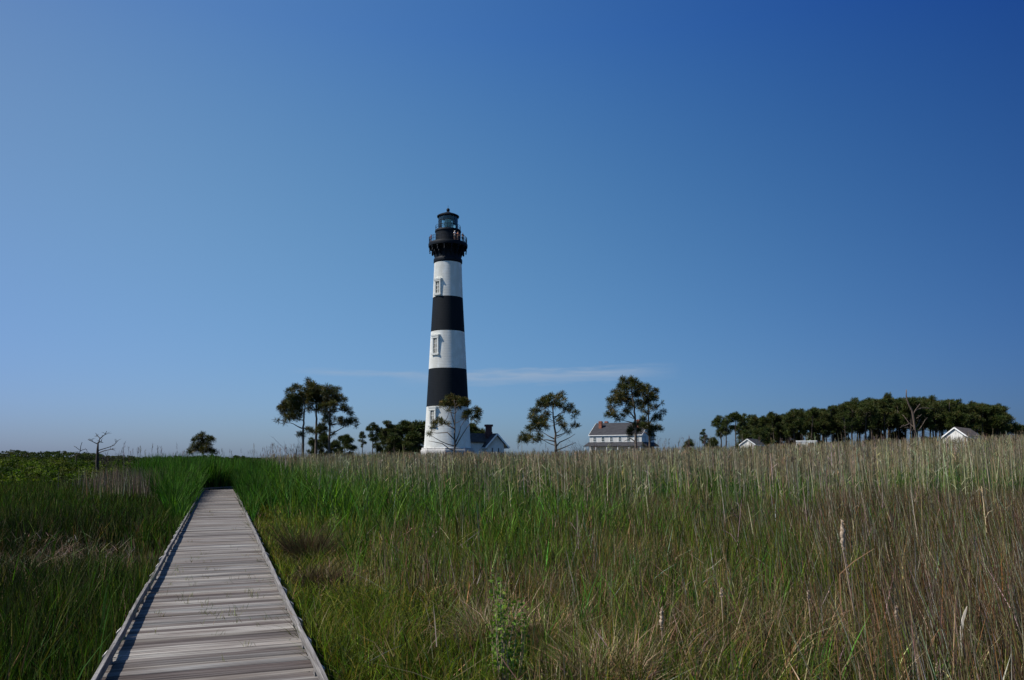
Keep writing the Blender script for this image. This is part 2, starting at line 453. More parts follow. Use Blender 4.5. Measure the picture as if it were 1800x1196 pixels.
# ------------------------------------------------------------------ ground
gm = MB(); S = 4000
xs = [-S, -1500, -600, -250, -120, -60, -30, 0, 30, 60, 120, 250, 600, 1500, S]
vs = [(x, y, 0) for y in xs for x in xs]; n = len(xs)
gm.add(vs, [(j * n + i, j * n + i + 1, (j + 1) * n + i + 1, (j + 1) * n + i) for j in range(n - 1) for i in range(n - 1)])
tag(gm.build('ground', M['ground']), kind='structure')

# ------------------------------------------------------------------ boardwalk
_v = P(387, HORIZON, 100.0)
BW = math.atan2(-_v.x, _v.y)                     # heading, left of the view axis
_l = G(160, 1196, DECK_Z + 0.135); _r = G(575, 1196, DECK_Z + 0.135)
BO = ((_l.x + _r.x) * math.cos(BW) + (_l.y + _r.y) * math.sin(BW)) / 2
BX, BY = BO * math.cos(BW), BO * math.sin(BW)
bwr = empty('boardwalk', (BX, BY, 0), BW)
tag(bwr, 'weathered grey plank boardwalk with low side rails running straight into the marsh', 'boardwalk')
def bw_world(o, a, z=0): return Vector((BX + o * math.cos(BW) - a * math.sin(BW), BY + o * math.sin(BW) + a * math.cos(BW), z))
END = 49.0
dk = MB(); dcol = []
TURN = R(-38)
def plank(c, width, length, ang, base):
    """one board, length across the walk, slightly crowned, with its own colour"""
    ca, sa = math.cos(ang), math.sin(ang)
    dz = random.gauss(0, 0.0025); tl = random.gauss(0, 0.0018); sk = random.gauss(0, 0.002); ext = random.gauss(0, 0.012)
    hw = width / 2
    prof = [(-hw, -0.036), (-hw, -0.006), (-hw + 0.008, 0.0), (0, 0.0012), (hw - 0.008, 0.0), (hw, -0.006), (hw, -0.036)]
    vs = []
    for e in (-1, 1):
        for py_, pz in prof:
            x = e * length / 2 + ext; y = py_ + e * sk
            vs.append((c[0] + x * ca - y * sa, c[1] + x * sa + y * ca, DECK_Z + pz + dz + e * tl))
    k = len(prof)
    fs = [(i, i + 1, k + i + 1, k + i) for i in range(k - 1)] + [tuple(range(k - 1, -1, -1)), tuple(range(k, 2 * k))]
    dk.add(vs, fs)
    dcol.extend([base] * len(fs))
tones = [(0.186, 0.177, 0.166), (0.162, 0.153, 0.145), (0.218, 0.209, 0.193), (0.122, 0.11, 0.102), (0.17, 0.157, 0.141), (0.083, 0.072, 0.067), (0.15, 0.15, 0.145)]
def tone():
    b = random.choices(tones, (4, 4, 4.5, 3.5, 3, 2.6, 4))[0]; k = math.exp(random.gauss(0, 0.14))
    return tuple(x * k for x in b)
a = -3.0
while a < END:
    wd = random.choice((0.136, 0.138, 0.14, 0.14, 0.142))
    plank((0, a), wd, 1.80, 0, tone()); a += wd + random.uniform(0.006, 0.013)
# beyond the bend the walk swings right through the reeds
piv = (0.9, END)
for k in range(1, 7):                            # fan of boards round the corner
    an = TURN * k / 7
    c = (piv[0] - 0.9 * math.cos(an), piv[1] - 0.9 * math.sin(an) + 0.07)
    plank(c, 0.15, 1.80, an, tone())
a = 0.12
while a < 16:
    wd = 0.14
    c = (piv[0] - 0.9 * math.cos(TURN) - a * math.sin(TURN), piv[1] - 0.9 * math.sin(TURN) + a * math.cos(TURN))
    plank(c, wd, 1.80, TURN, tone()); a += wd + 0.007
# two stringers below the boards
dk2 = MB()
for o in (-0.75, 0, 0.75): dk2.box((o, (END - 3) / 2, DECK_Z - 0.12), (0.045, END + 3, 0.15))
dk.build('deck', M['deck'], bwr, col=np.array(dcol, np.float32))
dk2.build('stringer', M['curb'], bwr)
CW, CH, GAP = 0.038, 0.085, 0.05
for s in (-1, 1):
    oc = s * (0.90 - CW / 2)
    a = -2.0 + (0.6 if s > 0 else 0)
    while a < END - 0.3:
        L_ = min(random.choice((2.4, 3.0, 3.6)), END - a)
        b_ = MB()
        j0, j1 = random.gauss(0, 0.004), random.gauss(0, 0.004)
        z0 = DECK_Z + GAP
        nseg = 6
        for q in range(nseg):
            pass
        pts = []
        for q in range(nseg + 1):
            t = q / nseg
            xo = oc + j0 * (1 - t) + j1 * t + 0.004 * math.sin(3.1 * t + a)
            zo = 0.004 * math.sin(4 * t + a * 2)
            pts.append((xo, a + 0.006 + (L_ - 0.012) * t, zo))
        vs = []; c_ = 0.004
        for x, y, z in pts:
            for dx, dz in ((-CW / 2, 0), (CW / 2, 0), (CW / 2, CH - c_), (CW / 2 - c_, CH), (-CW / 2 + c_, CH), (-CW / 2, CH - c_)):
                vs.append((x + dx, y, z0 + z + dz))
        fs = []
        for q in range(nseg):
            for k in range(6):
                k2 = (k + 1) % 6
                fs.append((q * 6 + k, q * 6 + k2, q * 6 + 6 + k2, q * 6 + 6 + k))
        fs += [tuple(range(5, -1, -1)), tuple(nseg * 6 + k for k in range(6))]
        b_.add(vs, fs); b_.build('side_rail', M['curb'], bwr)
        a += L_
    k = 0; a = -1.45
    while a < END - 0.4:
        b_ = MB(); b_.box((oc, a, DECK_Z + GAP / 2 + 0.001), (CW - 0.006, 0.11, GAP - 0.004)); b_.build('spacer_block', M['curb'], bwr)
        # outer post top, held to the rail, with a chamfered pale end
        b_ = MB(); x0 = s * (0.90 + 0.004); x1 = s * (0.90 + 0.052 + random.uniform(-.01, .015))
        zt = DECK_Z + GAP + CH - 0.02 + random.uniform(-.012, .012); yy = a - 0.02 + random.uniform(-.02, .02); hw = random.uniform(0.024, 0.036)
        vs = [(x0, yy - hw, -0.3), (x1, yy - hw, -0.3), (x1, yy + hw, -0.3), (x0, yy + hw, -0.3),
              (x0, yy - hw, zt), (x1, yy - hw, zt - 0.045), (x1, yy + hw, zt - 0.04), (x0, yy + hw, zt + 0.006)]
        fs = [(3, 2, 1, 0), (4, 5, 6, 7), (0, 1, 5, 4), (1, 2, 6, 5), (2, 3, 7, 6), (3, 0, 4, 7)]
        if s < 0: fs = [tuple(reversed(f)) for f in fs]
        b_.add(vs, fs); b_.build('post', M['post'], bwr)
        a += 1.08
# rails of the bend: left rail carries on across the end of the straight
for (p0, p1) in (((-0.88, END), (piv[0] - 1.78 * math.cos(TURN) + 0, piv[1] - 1.78 * math.sin(TURN))),
                 ((piv[0] - 1.78 * math.cos(TURN), piv[1] - 1.78 * math.sin(TURN)), (piv[0] - 1.78 * math.cos(TURN) - 15 * math.sin(TURN), piv[1] - 1.78 * math.sin(TURN) + 15 * math.cos(TURN))),
                 ((0.90, END), (0.90 - 15 * math.sin(TURN), END + 15 * math.cos(TURN)))):
    b_ = MB(); z = DECK_Z + GAP + CH / 2
    b_.bar((*p0, z), (*p1, z), CW, CH); b_.build('side_rail', M['curb'], bwr)

# ------------------------------------------------------------------ lighthouse
YL = 147.0
LC = P(786.5, 795, YL); LX, LY = LC.x, LC.y
def hz(py, dy=0.0): return P(786.5, py, YL + dy).z
def hr(half, py):
    return half / (F * CP - (PY0 - py) * SP) * YL
lh = empty('lighthouse', (LX, LY, 0))
tag(lh, 'tall round lighthouse painted in broad black and white horizontal bands with black gallery', 'lighthouse')
tocam = math.atan2(-LY, -LX)                    # azimuth from tower to camera
def prof(rows): return [(hr(h, py), hz(py)) for py, h in rows]
pm = MB(); pm.lathe([(hr(47, 795), 0), (hr(47, 792), hz(792)), (hr(46.5, 791), hz(791.2)), (hr(45.5, 789), hz(791)), (hr(45.5, 788), hz(788.2)), (hr(44.5, 788), hz(787.6)), (hr(41.5, 787), hz(787.4))], n=8)
pm.build('base_plinth', M['stone'], lh)
shaft_rows = [(790, 41.6), (770, 39.9), (745, 38.4), (716, 36.9), (716, 36.95), (683, 35.1), (650, 33.25), (650, 33.2), (617, 31.4), (585, 29.6), (585, 29.65), (555, 27.95), (525, 26.35), (525, 26.3), (494, 25.05), (461, 23.9)]
sm = MB(); pr = prof(shaft_rows)
mids = [0, 0, 0, 0, 1, 1, 1, 0, 0, 0, 1, 1, 1, 0, 0]
sm.lathe(pr, n=96, mids=mids)
sm.build('shaft', [M['white_paint'], M['black_paint']], lh, smooth='auto')
def shaft_r(z):
    for (r0, z0), (r1, z1) in zip(pr, pr[1:]):
        if z0 <= z <= z1 and z1 > z0: return r0 + (r1 - r0) * (z - z0) / (z1 - z0)
    return pr[-1][0]
nm = MB(); nm.lathe(prof([(464.5, 24.2), (463, 25.2), (458, 25.2), (456.5, 24.6), (455.5, 23.2), (449, 23.0), (444, 23.3), (441, 24.5), (439, 26.5), (437.5, 30), (436.8, 32.5)]), n=64)
nm.build('neck', M['black_iron'], lh, smooth='auto')
gd = MB(); gd.lathe(prof([(436.6, 32.6), (436, 34.0), (434, 34.4), (431, 34.4), (429.6, 33.9), (429.4, 22.5)]), n=64)
gd.build('gallery_deck', M['black_iron'], lh, smooth='auto')
zg = hz(429.5)
def polar(az_, r): return (r * math.cos(az_), r * math.sin(az_))
bp = None
for k in range(16):                              # iron brackets with drop pendants
    an = tocam + math.pi * 2 * (k + 0.5) / 16
    b_ = MB()
    zb, zt = hz(455), hz(436.9)
    r0, r1 = hr(23.0, 450), hr(33.5, 437)
    n = 8
    up = [Vector((*polar(an, r0 + (r1 - r0) * t), zt)) for t in [i / n for i in range(n + 1)]]
    lo = [Vector((*polar(an, r0 + (r1 - r0) * t), zb + (zt - 0.28 - zb) * (1 - (1 - t) ** 2.2))) for t in [i / n for i in range(n + 1)]]
    tn = Vector((-math.sin(an), math.cos(an), 0)) * 0.11
    vs = []
    for i in range(n + 1): vs += [up[i] - tn, up[i] + tn, lo[i] + tn, lo[i] - tn]
    fs = []
    for i in range(n):
        for q in range(4):
            q2 = (q + 1) % 4; fs.append((i * 4 + q, i * 4 + 4 + q, i * 4 + 4 + q2, i * 4 + q2))
    fs += [(0, 1, 2, 3), tuple(n * 4 + q for q in (3, 2, 1, 0))]
    b_.add(vs, fs)
    br = b_.build('bracket', M['black_iron'], lh)
    for rr, dz in ((hr(32.3, 440), 0.75), (hr(28.2, 440), 1.15)):
        d_ = MB(); x, y = polar(an, rr); z1 = zt - 0.25
        d_.tube([(x, y, z1), (x, y, z1 - dz * 0.55), (x, y, z1 - dz * 0.62), (x, y, z1 - dz * 0.8), (x, y, z1 - dz)], [0.07, 0.06, 0.13, 0.12, 0.03], n=8)
        d_.build('pendant', M['black_iron'], br, smooth=True)
def railing(name, rad, zb, h, nb, nr, rr):
    b_ = MB()
    for k in range(nb):
        x, y = polar(2 * math.pi * k / nb, rad); b_.tube([(x, y, zb), (x, y, zb + h)], rr * (1.5 if k % 4 == 0 else 0.9), n=5)
    for j in range(1, nr + 1):
        z = zb + h * j / nr
        ring = [(*polar(2 * math.pi * k / 64, rad), z) for k in range(65)]
        b_.tube(ring, rr * 1.3, n=5, cap=False)
    return b_.build(name, M['black_iron'], lh)
railing('gallery_railing', hr(33.2, 430), zg, 1.1, 96, 2, 0.022)
wr = MB(); wr.lathe(prof([(429.3, 22.3), (427, 22.0), (411, 21.8), (410, 22.0)]), n=64); wr.build('watch_room', M['black_iron'], lh, smooth='auto')
b_ = MB()                                        # door out to the gallery, away from the photographer
an = tocam + R(150); x, y = polar(an, hr(21.9, 420)); b_.box((x, y, zg + 1.0), (0.12, 0.85, 1.95), rz=an); b_.build('gallery_door', M['black_iron'], lh)
ud = MB(); ud.lathe(prof([(410, 22.0), (409.2, 22.9), (407.2, 23.0), (406.2, 22.6), (406, 17)]), n=64); ud.build('upper_deck', M['black_iron'], lh, smooth='auto')
railing('upper_railing', hr(22.0, 406), hz(406.1), 0.82, 32, 2, 0.02)
zl0, zl1 = hz(405.9), hz(382.6); rg = hr(17.0, 395)
b_ = MB(); NP = 16; vs = []; fs = []
for k in range(NP):
    a0 = 2 * math.pi * k / NP; a1 = 2 * math.pi * (k + 1) / NP
    b0 = len(vs); vs += [(*polar(a0, rg), zl0), (*polar(a1, rg), zl0), (*polar(a1, rg), zl1), (*polar(a0, rg), zl1)]
    fs.append((b0, b0 + 1, b0 + 2, b0 + 3))
b_.add(vs, fs); lg = b_.build('lantern_glazing', M['glass'], lh)
b_ = MB()
for k in range(NP):
    x, y = polar(2 * math.pi * k / NP, rg); b_.tube([(x, y, zl0), (x, y, zl1)], 0.022, n=5)
for f_ in (0.02, 0.36, 0.68, 0.98):
    b_.tube([(*polar(2 * math.pi * k / NP, rg), zl0 + (zl1 - zl0) * f_) for k in range(NP + 1)], 0.024, n=5, cap=False)
b_.build('mullions', M['black_iron'], lg)
b_ = MB(); hgt = zl1 - zl0                       # beehive lens
rows = []
for i in range(25):
    t = i / 24; r_ = 0.72 * (0.55 + 0.45 * math.sin(math.pi * (0.12 + 0.78 * t))) + (0.05 if i % 2 else 0)
    rows.append((r_, zl0 + hgt * (0.16 + 0.68 * t)))
b_.lathe(rows, n=24); b_.build('lens', M['lens'], lh, smooth='auto')
b_ = MB(); b_.lathe([(0.5, zl0), (0.35, zl0 + 0.3), (0.35, zl0 + hgt * 0.16)], n=16); b_.lathe([(0.6, zl0 + hgt * .84), (0.2, zl0 + hgt * .9), (0.2, zl1)], n=16); b_.build('lens_pedestal', M['brass'], lh)
rf = MB(); rf.lathe(prof([(383.2, 17.3), (383.2, 18.6), (382.2, 19.4), (380.6, 19.3), (380.0, 18.4), (378.3, 15.0), (376.6, 10.5), (375.0, 6.6), (373.4, 3.6), (372.3, 2.3)]), n=48); rf.build('roof', M['black_iron'], lh, smooth='auto')
vb = MB(); x_ = hz(368.8); vb.lathe(prof([(372.4, 2.2), (371.2, 2.4), (370.4, 2.9), (369, 3.0), (367.6, 2.5), (366.6, 1.2), (366.2, 0.5)]), n=20); vb.build('ventilator_ball', M['black_iron'], lh, smooth=True)
b_ = MB(); b_.tube([(0, 0, hz(366.4)), (0, 0, hz(361.5))], 0.025, n=5); b_.build('lightning_rod', M['black_iron'], lh)

def tower_window(r_top, r_bot, o_top, o_bot, wid=1.62):
    an = tocam - R(41)                           # toward the sun side, left of the camera
    zt, zb = hz(r_top), hz(r_bot); ot, ob = hz(o_top), hz(o_bot)
    rr = shaft_r(zb); rt = shaft_r(zt)
    cx, cy = math.cos(an), math.sin(an)
    out = rr + 0.17
    def bx(b, x0, x1, y0, y1, z0, z1):           # radial x, tangential y
        xm, ym = (x0 + x1) / 2, (y0 + y1) / 2
        b.box((xm * cx - ym * cy, xm * cy + ym * cx, (z0 + z1) / 2), (x1 - x0, y1 - y0, z1 - z0), rz=an)
    inn = rt - 0.55
    hw = wid / 2; ow = 0.44
    fr = MB()
    bx(fr, inn, out, -hw + 0.1, -ow, ob + 0.003, ot - 0.003); bx(fr, inn, out, ow, hw - 0.1, ob + 0.003, ot - 0.003)
    bx(fr, inn, out + 0.04, -hw + 0.06, hw - 0.06, ot, zt - 0.28)
    bx(fr, inn, out + 0.09, -hw - 0.06, hw + 0.06, zt - 0.277, zt)
    bx(fr, inn, out + 0.07, -hw, hw, zb, ob)
    wf = fr.build('window', M['white_paint'], lh)
    pn = MB(); bx(pn, inn, rr + 0.012, -ow + 0.002, ow - 0.002, ob + 0.002, ot - 0.002); pn.build('pane', M['shutter'], wf)
    mu = MB(); bx(mu, rr + 0.015, rr + 0.06, -0.03, 0.03, ob, ot)
    for q in (0.33, 0.66): bx(mu, rr + 0.015, rr + 0.055, -ow, ow, ob + (ot - ob) * q - 0.03, ob + (ot - ob) * q + 0.03)
    mu.build('glazing_bars', M['trim'], wf)
tower_window(494.5, 523.5, 499.5, 520)
tower_window(592.5, 627.5, 598.5, 624.5, 1.75)
tower_window(716.8, 752, 723.5, 749, 1.8)

# ------------------------------------------------------------------ people on the gallery
def skin_mesh(name, verts, edges, radii, mat, parent, sub=1):
    me = bpy.data.meshes.new(name); me.from_pydata([tuple(v) for v in verts], edges, []); me.update()
    o = bpy.data.objects.new(name, me); COL.objects.link(o)
    md = o.modifiers.new('skin', 'SKIN')
    for i, r_ in enumerate(radii): me.skin_vertices[0].data[i].radius = (r_, r_) if not isinstance(r_, tuple) else r_
    me.skin_vertices[0].data[0].use_root = True
    s_ = o.modifiers.new('sub', 'SUBSURF'); s_.levels = sub; s_.render_levels = sub
    dg = bpy.context.evaluated_depsgraph_get()
    nm_ = bpy.data.meshes.new_from_object(o.evaluated_get(dg))
    o.modifiers.clear(); o.data = nm_; nm_.materials.clear(); nm_.materials.append(mat)
    nm_.polygons.foreach_set('use_smooth', [True] * len(nm_.polygons))
    o.parent = parent
    return o
M['skin'] = mat_plain('skin', (0.5, 0.3, 0.22), 0.55)
M['hair'] = mat_plain('brown_hair', (0.05, 0.03, 0.02), 0.6)
def cloth(n, c): return mat_plain(n, c, 0.85, 0.15)
def person(loc, rz, shirt, lower, label, arm=0.0, long_lower=False, hairm=None, H=1.74, hat=None):
    r = empty('person', loc, rz); tag(r, label, 'person', 'visitors on the lighthouse gallery')
    k = H / 1.74
    V, E, Rd = [], [], []
    def add(p, rad, par=None):
        V.append(Vector(p) * k); Rd.append(rad * k if not isinstance(rad, tuple) else (rad[0] * k, rad[1] * k))
        if par is not None: E.append((par, len(V) - 1))
        return len(V) - 1
    pel = add((0, 0, 0.93), (0.15, 0.11)); wa = add((0, 0, 1.10), (0.135, 0.095), pel); ch = add((0, 0.01, 1.30), (0.155, 0.105), wa)
    sh = add((0, 0.005, 1.41), (0.12, 0.08), ch); nk = add((0, 0.015, 1.50), 0.053, sh); hd = add((0, 0.03, 1.60), (0.072, 0.088), nk); add((0, 0.02, 1.69), (0.06, 0.075), hd)
    add((0, 0.125, 1.595), 0.014, hd)            # nose
    add((0.082, 0.02, 1.60), 0.012, hd); add((-0.082, 0.02, 1.60), 0.012, hd)
    for s in (-1, 1):
        a_ = add((s * 0.185, 0, 1.40), 0.055, sh); e_ = add((s * (0.25 + 0.05 * arm), 0.06 + 0.12 * arm, 1.13), 0.042, a_)
        w_ = add((s * 0.20, 0.20 + 0.16 * arm, 0.97 + 0.13 * arm), 0.028, e_); pm_ = add((s * 0.19, 0.26 + 0.16 * arm, 0.955 + 0.12 * arm), (0.036, 0.016), w_)
        for q, (dx, ln) in enumerate(((-0.03, .07), (-0.01, .085), (0.01, .08), (0.03, .065))):
            f1 = add((s * 0.19 + dx, 0.30 + 0.16 * arm, 0.945 + 0.12 * arm), 0.009, pm_); add((s * 0.19 + dx * 1.2, 0.30 + ln * .6 + 0.16 * arm, 0.915 + 0.12 * arm), 0.008, f1)
        add((s * 0.145, 0.265 + 0.16 * arm, 0.96 + 0.12 * arm), 0.01, pm_)
        hp = add((s * 0.095, 0, 0.88), 0.092, pel); kn = add((s * 0.11, 0.02, 0.49), 0.06, hp); an_ = add((s * 0.115, -0.01, 0.09), 0.04, kn); add((s * 0.125, 0.14, 0.035), (0.042, 0.03), an_)
    skin_mesh('body', V, E, Rd, M['skin'], r)
    tv = [Vector(p) * k for p in ((0, 0, 0.90), (0, 0, 1.10), (0, 0.01, 1.30), (0, 0.005, 1.43), (0.19, 0, 1.405), (0.225, 0.035, 1.24), (-0.19, 0, 1.405), (-0.225, 0.035, 1.24))]
    skin_mesh('shirt', tv, [(0, 1), (1, 2), (2, 3), (3, 4), (4, 5), (3, 6), (6, 7)], [(0.175, 0.135), (0.16, 0.12), (0.178, 0.128), (0.12, 0.09), 0.07, 0.064, 0.07, 0.064], shirt, r)
    zb = 0.12 if long_lower else 0.52
    lv = [Vector(p) * k for p in ((0, 0, 0.96), (0.095, 0, 0.86), (0.112, 0.015, zb), (-0.095, 0, 0.86), (-0.112, 0.015, zb))]
    rl = 0.06 if long_lower else 0.085
    skin_mesh('trousers' if long_lower else 'shorts', lv, [(0, 1), (1, 2), (0, 3), (3, 4)], [(0.165, 0.125), 0.108, rl, 0.108, rl], lower, r)
    b_ = MB(); b_.sphere((0, 0.005 * k, 1.655 * k), (0.088 * k, 0.102 * k, 0.092 * k), 12, 8); b_.build('hat' if hat else 'hair', hat or hairm or M['hair'], r, smooth=True)
    b_ = MB()
    for s in (-1, 1): b_.sphere((s * 0.03 * k, 0.112 * k, 1.615 * k), 0.011 * k, 6, 5)
    b_.build('eyes', M['dark'], r)
    return r
def on_gallery(px, extra=0.0):
    """spot on the front half of the gallery walk seen at photo column px"""
    rad = hr(30.0, 429)
    sx_ = max(-0.999, min(0.999, (px - 786.5) / 30.0))
    th = math.asin(sx_)
    an = tocam + th
    x, y = polar(an, rad)
    return Vector((LX + x, LY + y, zg)), an
p, an = on_gallery(798.0); person(p, an - R(90) + R(8), cloth('white_shirt_cloth', (0.8, 0.8, 0.78)), cloth('pale_shorts_cloth', (0.45, 0.42, 0.38)), 'person in a white shirt and white cap standing at the front of the gallery', 0.4, hat=cloth('white_cap_cloth', (0.75, 0.75, 0.72)))
p, an = on_gallery(803.6); person(p, an - R(90) - R(14), cloth('orange_shirt_cloth', (0.62, 0.25, 0.14)), cloth('tan_shorts_cloth', (0.4, 0.3, 0.24)), 'person in an orange top beside the one in white on the gallery', 0.2, H=1.66)
p, an = on_gallery(757.0); person(p, an - R(90), cloth('pink_shirt_cloth', (0.6, 0.22, 0.26)), cloth('pale_skirt_cloth', (0.7, 0.66, 0.7)), 'person in a pink top at the sunlit left end of the gallery', 0.7, H=1.62)
p, an = on_gallery(812.0); person(p, an - R(90) - R(30), cloth('dark_shirt_cloth', (0.03, 0.03, 0.04)), cloth('dark_trouser_cloth', (0.03, 0.03, 0.035)), 'person in dark clothes at the shaded right end of the gallery', 0.6, True)

# ------------------------------------------------------------------ buildings
def gable_house(name, loc, rz, L, D, eave, ridge, over, wallm, roofm, trimm, parent_label, catg):
    """local x along the ridge, front wall at y=0, depth D toward +y"""
    r = empty(name, loc, rz); tag(r, parent_label, catg)
    w = MB()
    vs = [(0, 0, 0), (L, 0, 0), (L, D, 0), (0, D, 0), (0, 0, eave), (L, 0, eave), (L, D, eave), (0, D, eave), (0, D / 2, ridge), (L, D / 2, ridge)]
    w.add(vs, [(0, 1, 5, 4), (1, 2, 6, 9, 5), (2, 3, 7, 6), (3, 0, 4, 8, 7), (3, 2, 1, 0), (4, 5, 9, 8), (6, 7, 8, 9)])
    w.build('wall', wallm, r)
    sl = (ridge - eave) / (D / 2); th = 0.14
    rf_ = MB()
    x0, x1 = -over, L + over; ye = over; n_ = (sl * sl + 1) ** 0.5
    e0 = eave - sl * over + 0.03; rz_ = ridge + 0.03
    for s in (0, 1):
        y0 = -over if s == 0 else D + over; ym = D / 2
        vs = [(x0, y0, e0), (x1, y0, e0), (x1, ym, rz_), (x0, ym, rz_), (x0, y0, e0 + th), (x1, y0, e0 + th), (x1, ym, rz_ + th), (x0, ym, rz_ + th)]
        fs = [(3, 2, 1, 0), (4, 5, 6, 7), (0, 1, 5, 4), (2, 3, 7, 6), (1, 2, 6, 5), (3, 0, 4, 7)]
        if s: fs = [tuple(reversed(f)) for f in fs]
        rf_.add(vs, fs)
    ro = rf_.build('roof', roofm, r)
    tm = MB()                                    # barge boards and eave fascia, set proud of the roof edge
    for x in (x0 - 0.03, x1 + 0.03):
        for s in (0, 1):
            y0 = -over if s == 0 else D + over
            tm.bar((x, y0, e0 + 0.02), (x, D / 2, rz_ + 0.02), 0.055, 0.22)
    tm.box((L / 2, -over - 0.025, e0 + 0.03), (L + 2 * over, 0.05, 0.18)); tm.box((L / 2, D + over + 0.025, e0 + 0.03), (L + 2 * over, 0.05, 0.18))
    tm.build('trim', trimm, ro)
    return r, ro
def add_window(par, x, z, w_, h_, y=0.0, ax='x', panem=None, sgn=-1):
    """window set in a wall facing -y (ax x) or +-x (ax y)"""
    fr = MB(); t = 0.07
    def bx(b, u0, u1, d0, d1, z0, z1):
        if ax == 'x': b.box(((u0 + u1) / 2, y + sgn * (d0 + d1) / 2, (z0 + z1) / 2), (u1 - u0, d1 - d0, z1 - z0))
        else: b.box((y - sgn * -1 * 0 + sgn * (d0 + d1) / 2, (u0 + u1) / 2, (z0 + z1) / 2), (d1 - d0, u1 - u0, z1 - z0))
    bx(fr, x - w_ / 2 - t, x - w_ / 2, 0.002, 0.06, z, z + h_); bx(fr, x + w_ / 2, x + w_ / 2 + t, 0.002, 0.06, z, z + h_)
    bx(fr, x - w_ / 2 - t, x + w_ / 2 + t, 0.002, 0.08, z + h_, z + h_ + t * 1.3); bx(fr, x - w_ / 2 - t * 1.4, x + w_ / 2 + t * 1.4, 0.002, 0.1, z - t, z)
    bx(fr, x - w_ / 2, x + w_ / 2, 0.022, 0.045, z + h_ / 2 - 0.025, z + h_ / 2 + 0.025); bx(fr, x - 0.018, x + 0.018, 0.022, 0.043, z, z + h_ / 2 - 0.026); bx(fr, x - 0.018, x + 0.018, 0.022, 0.043, z + h_ / 2 + 0.026, z + h_)
    f_ = fr.build('window', M['trim'], par)
    pn = MB(); bx(pn, x - w_ / 2, x + w_ / 2, 0.004, 0.02, z, z + h_); pn.build('pane', panem or M['pane'], f_)
    return f_

# keepers' house
TH = R(28); YH = 200.0
C0 = P(1128, 780, YH); dirL = Vector((-math.cos(TH), math.sin(TH)))
LH, DH = 14.3, 10.4
orig = Vector((C0.x, C0.y)) + dirL * LH           # left front corner; local +x runs to the near corner
eaveH = P(1036, 765.5, 206).z; ridgeH = P(1053, 745, 210).z
house, hroof = gable_house('keepers_house', (orig.x, orig.y, 0), -TH, LH, DH, eaveH, ridgeH, 0.22, M['clapboard'], M['greyroof'], M['trim'],
                           'two storey white clapboard house with dark roof and red brick chimneys behind pines', 'house')
zw = P(1040, 775.6, 205).z
for i in range(6): add_window(house, 1.45 + i * (LH - 2.6) / 5, zw - 0.1, 0.72, 1.15)
for y_ in (2.6, 7.6):
    b_ = add_window(house, y_, zw, 0.62, 1.2, y=LH, ax='y', sgn=1)
def chimney(par, x, y, w_, z0, z1, m):
    b_ = MB(); b_.box((x, y, (z0 + z1) / 2), (w_, w_, z1 - z0)); b_.box((x, y, z1 - 0.1), (w_ + 0.16, w_ + 0.16, 0.32)); b_.box((x, y, z1 + 0.12), (w_ * .8, w_ * .8, 0.1)); b_.build('chimney', m, par)
chimney(hroof, 1.9, 3.1, 0.78, ridgeH - 2.8, P(1046, 741, 206).z, M['brick'])
chimney(hroof, 1.9, 7.4, 0.78, ridgeH - 2.8, P(1057, 741.5, 211).z, M['brick'])
chimney(hroof, LH - 1.9, 3.1, 0.78, ridgeH - 2.8, P(1130, 738.5, 202).z, M['brick'])
pz1 = P(1080, 777.5, 204).z; pz0 = P(1080, 784, 201).z; pd = 2.4
b_ = MB()                                         # hipped porch roof along the front
vs = [(-0.7, -pd, pz0), (LH + 0.7, -pd, pz0), (LH + 0.3, -0.06, pz1), (-0.3, -0.06, pz1)]
vs += [(x, y, z - 0.14) for x, y, z in vs]
b_.add(vs, [(0, 1, 2, 3), (7, 6, 5, 4), (0, 4, 5, 1), (1, 5, 6, 2), (2, 6, 7, 3), (3, 7, 4, 0)])
pr_ = b_.build('porch_roof', M['greyroof'], house)
b_ = MB(); vs = [(LH + 0.06, 0.0, pz1), (LH + 0.06, DH, pz1), (LH + 1.3, DH + .4, pz0), (LH + 1.3, -0.2, pz0)]; vs += [(x, y, z - 0.12) for x, y, z in vs]
b_.add(vs, [(3, 2, 1, 0), (4, 5, 6, 7), (0, 1, 5, 4), (1, 2, 6, 5), (2, 3, 7, 6), (3, 0, 4, 7)]); b_.build('porch_roof', M['greyroof'], house)
for i in range(6):
    b_ = MB(); b_.box((-0.35 + i * (LH + 0.7) / 5, -pd + 0.2, (pz0 - 0.16) / 2), (0.13, 0.13, pz0 - 0.16)); b_.build('porch_post', M['trim'], house)
for i in range(5): add_window(house, 1.6 + i * (LH - 3.2) / 4, 0.9, 0.75, 1.7)
b_ = MB(); b_.box((LH / 2, -pd / 2, 0.2), (LH, pd, 0.4)); b_.build('porch_floor', M['porch'], house)

# oil house joined to the tower
YO = 149.0
K0 = P(855.7, 790, YO); K1 = P(886, 790, YO + 0.8)
g_ang = math.atan2(K1.y - K0.y, K1.x - K0.x)
gw = (K1 - K0).length
oe = P(870, 781.5, YO).z; orr = P(874.5, 763.8, YO + 0.3).z
GZ = g_ang
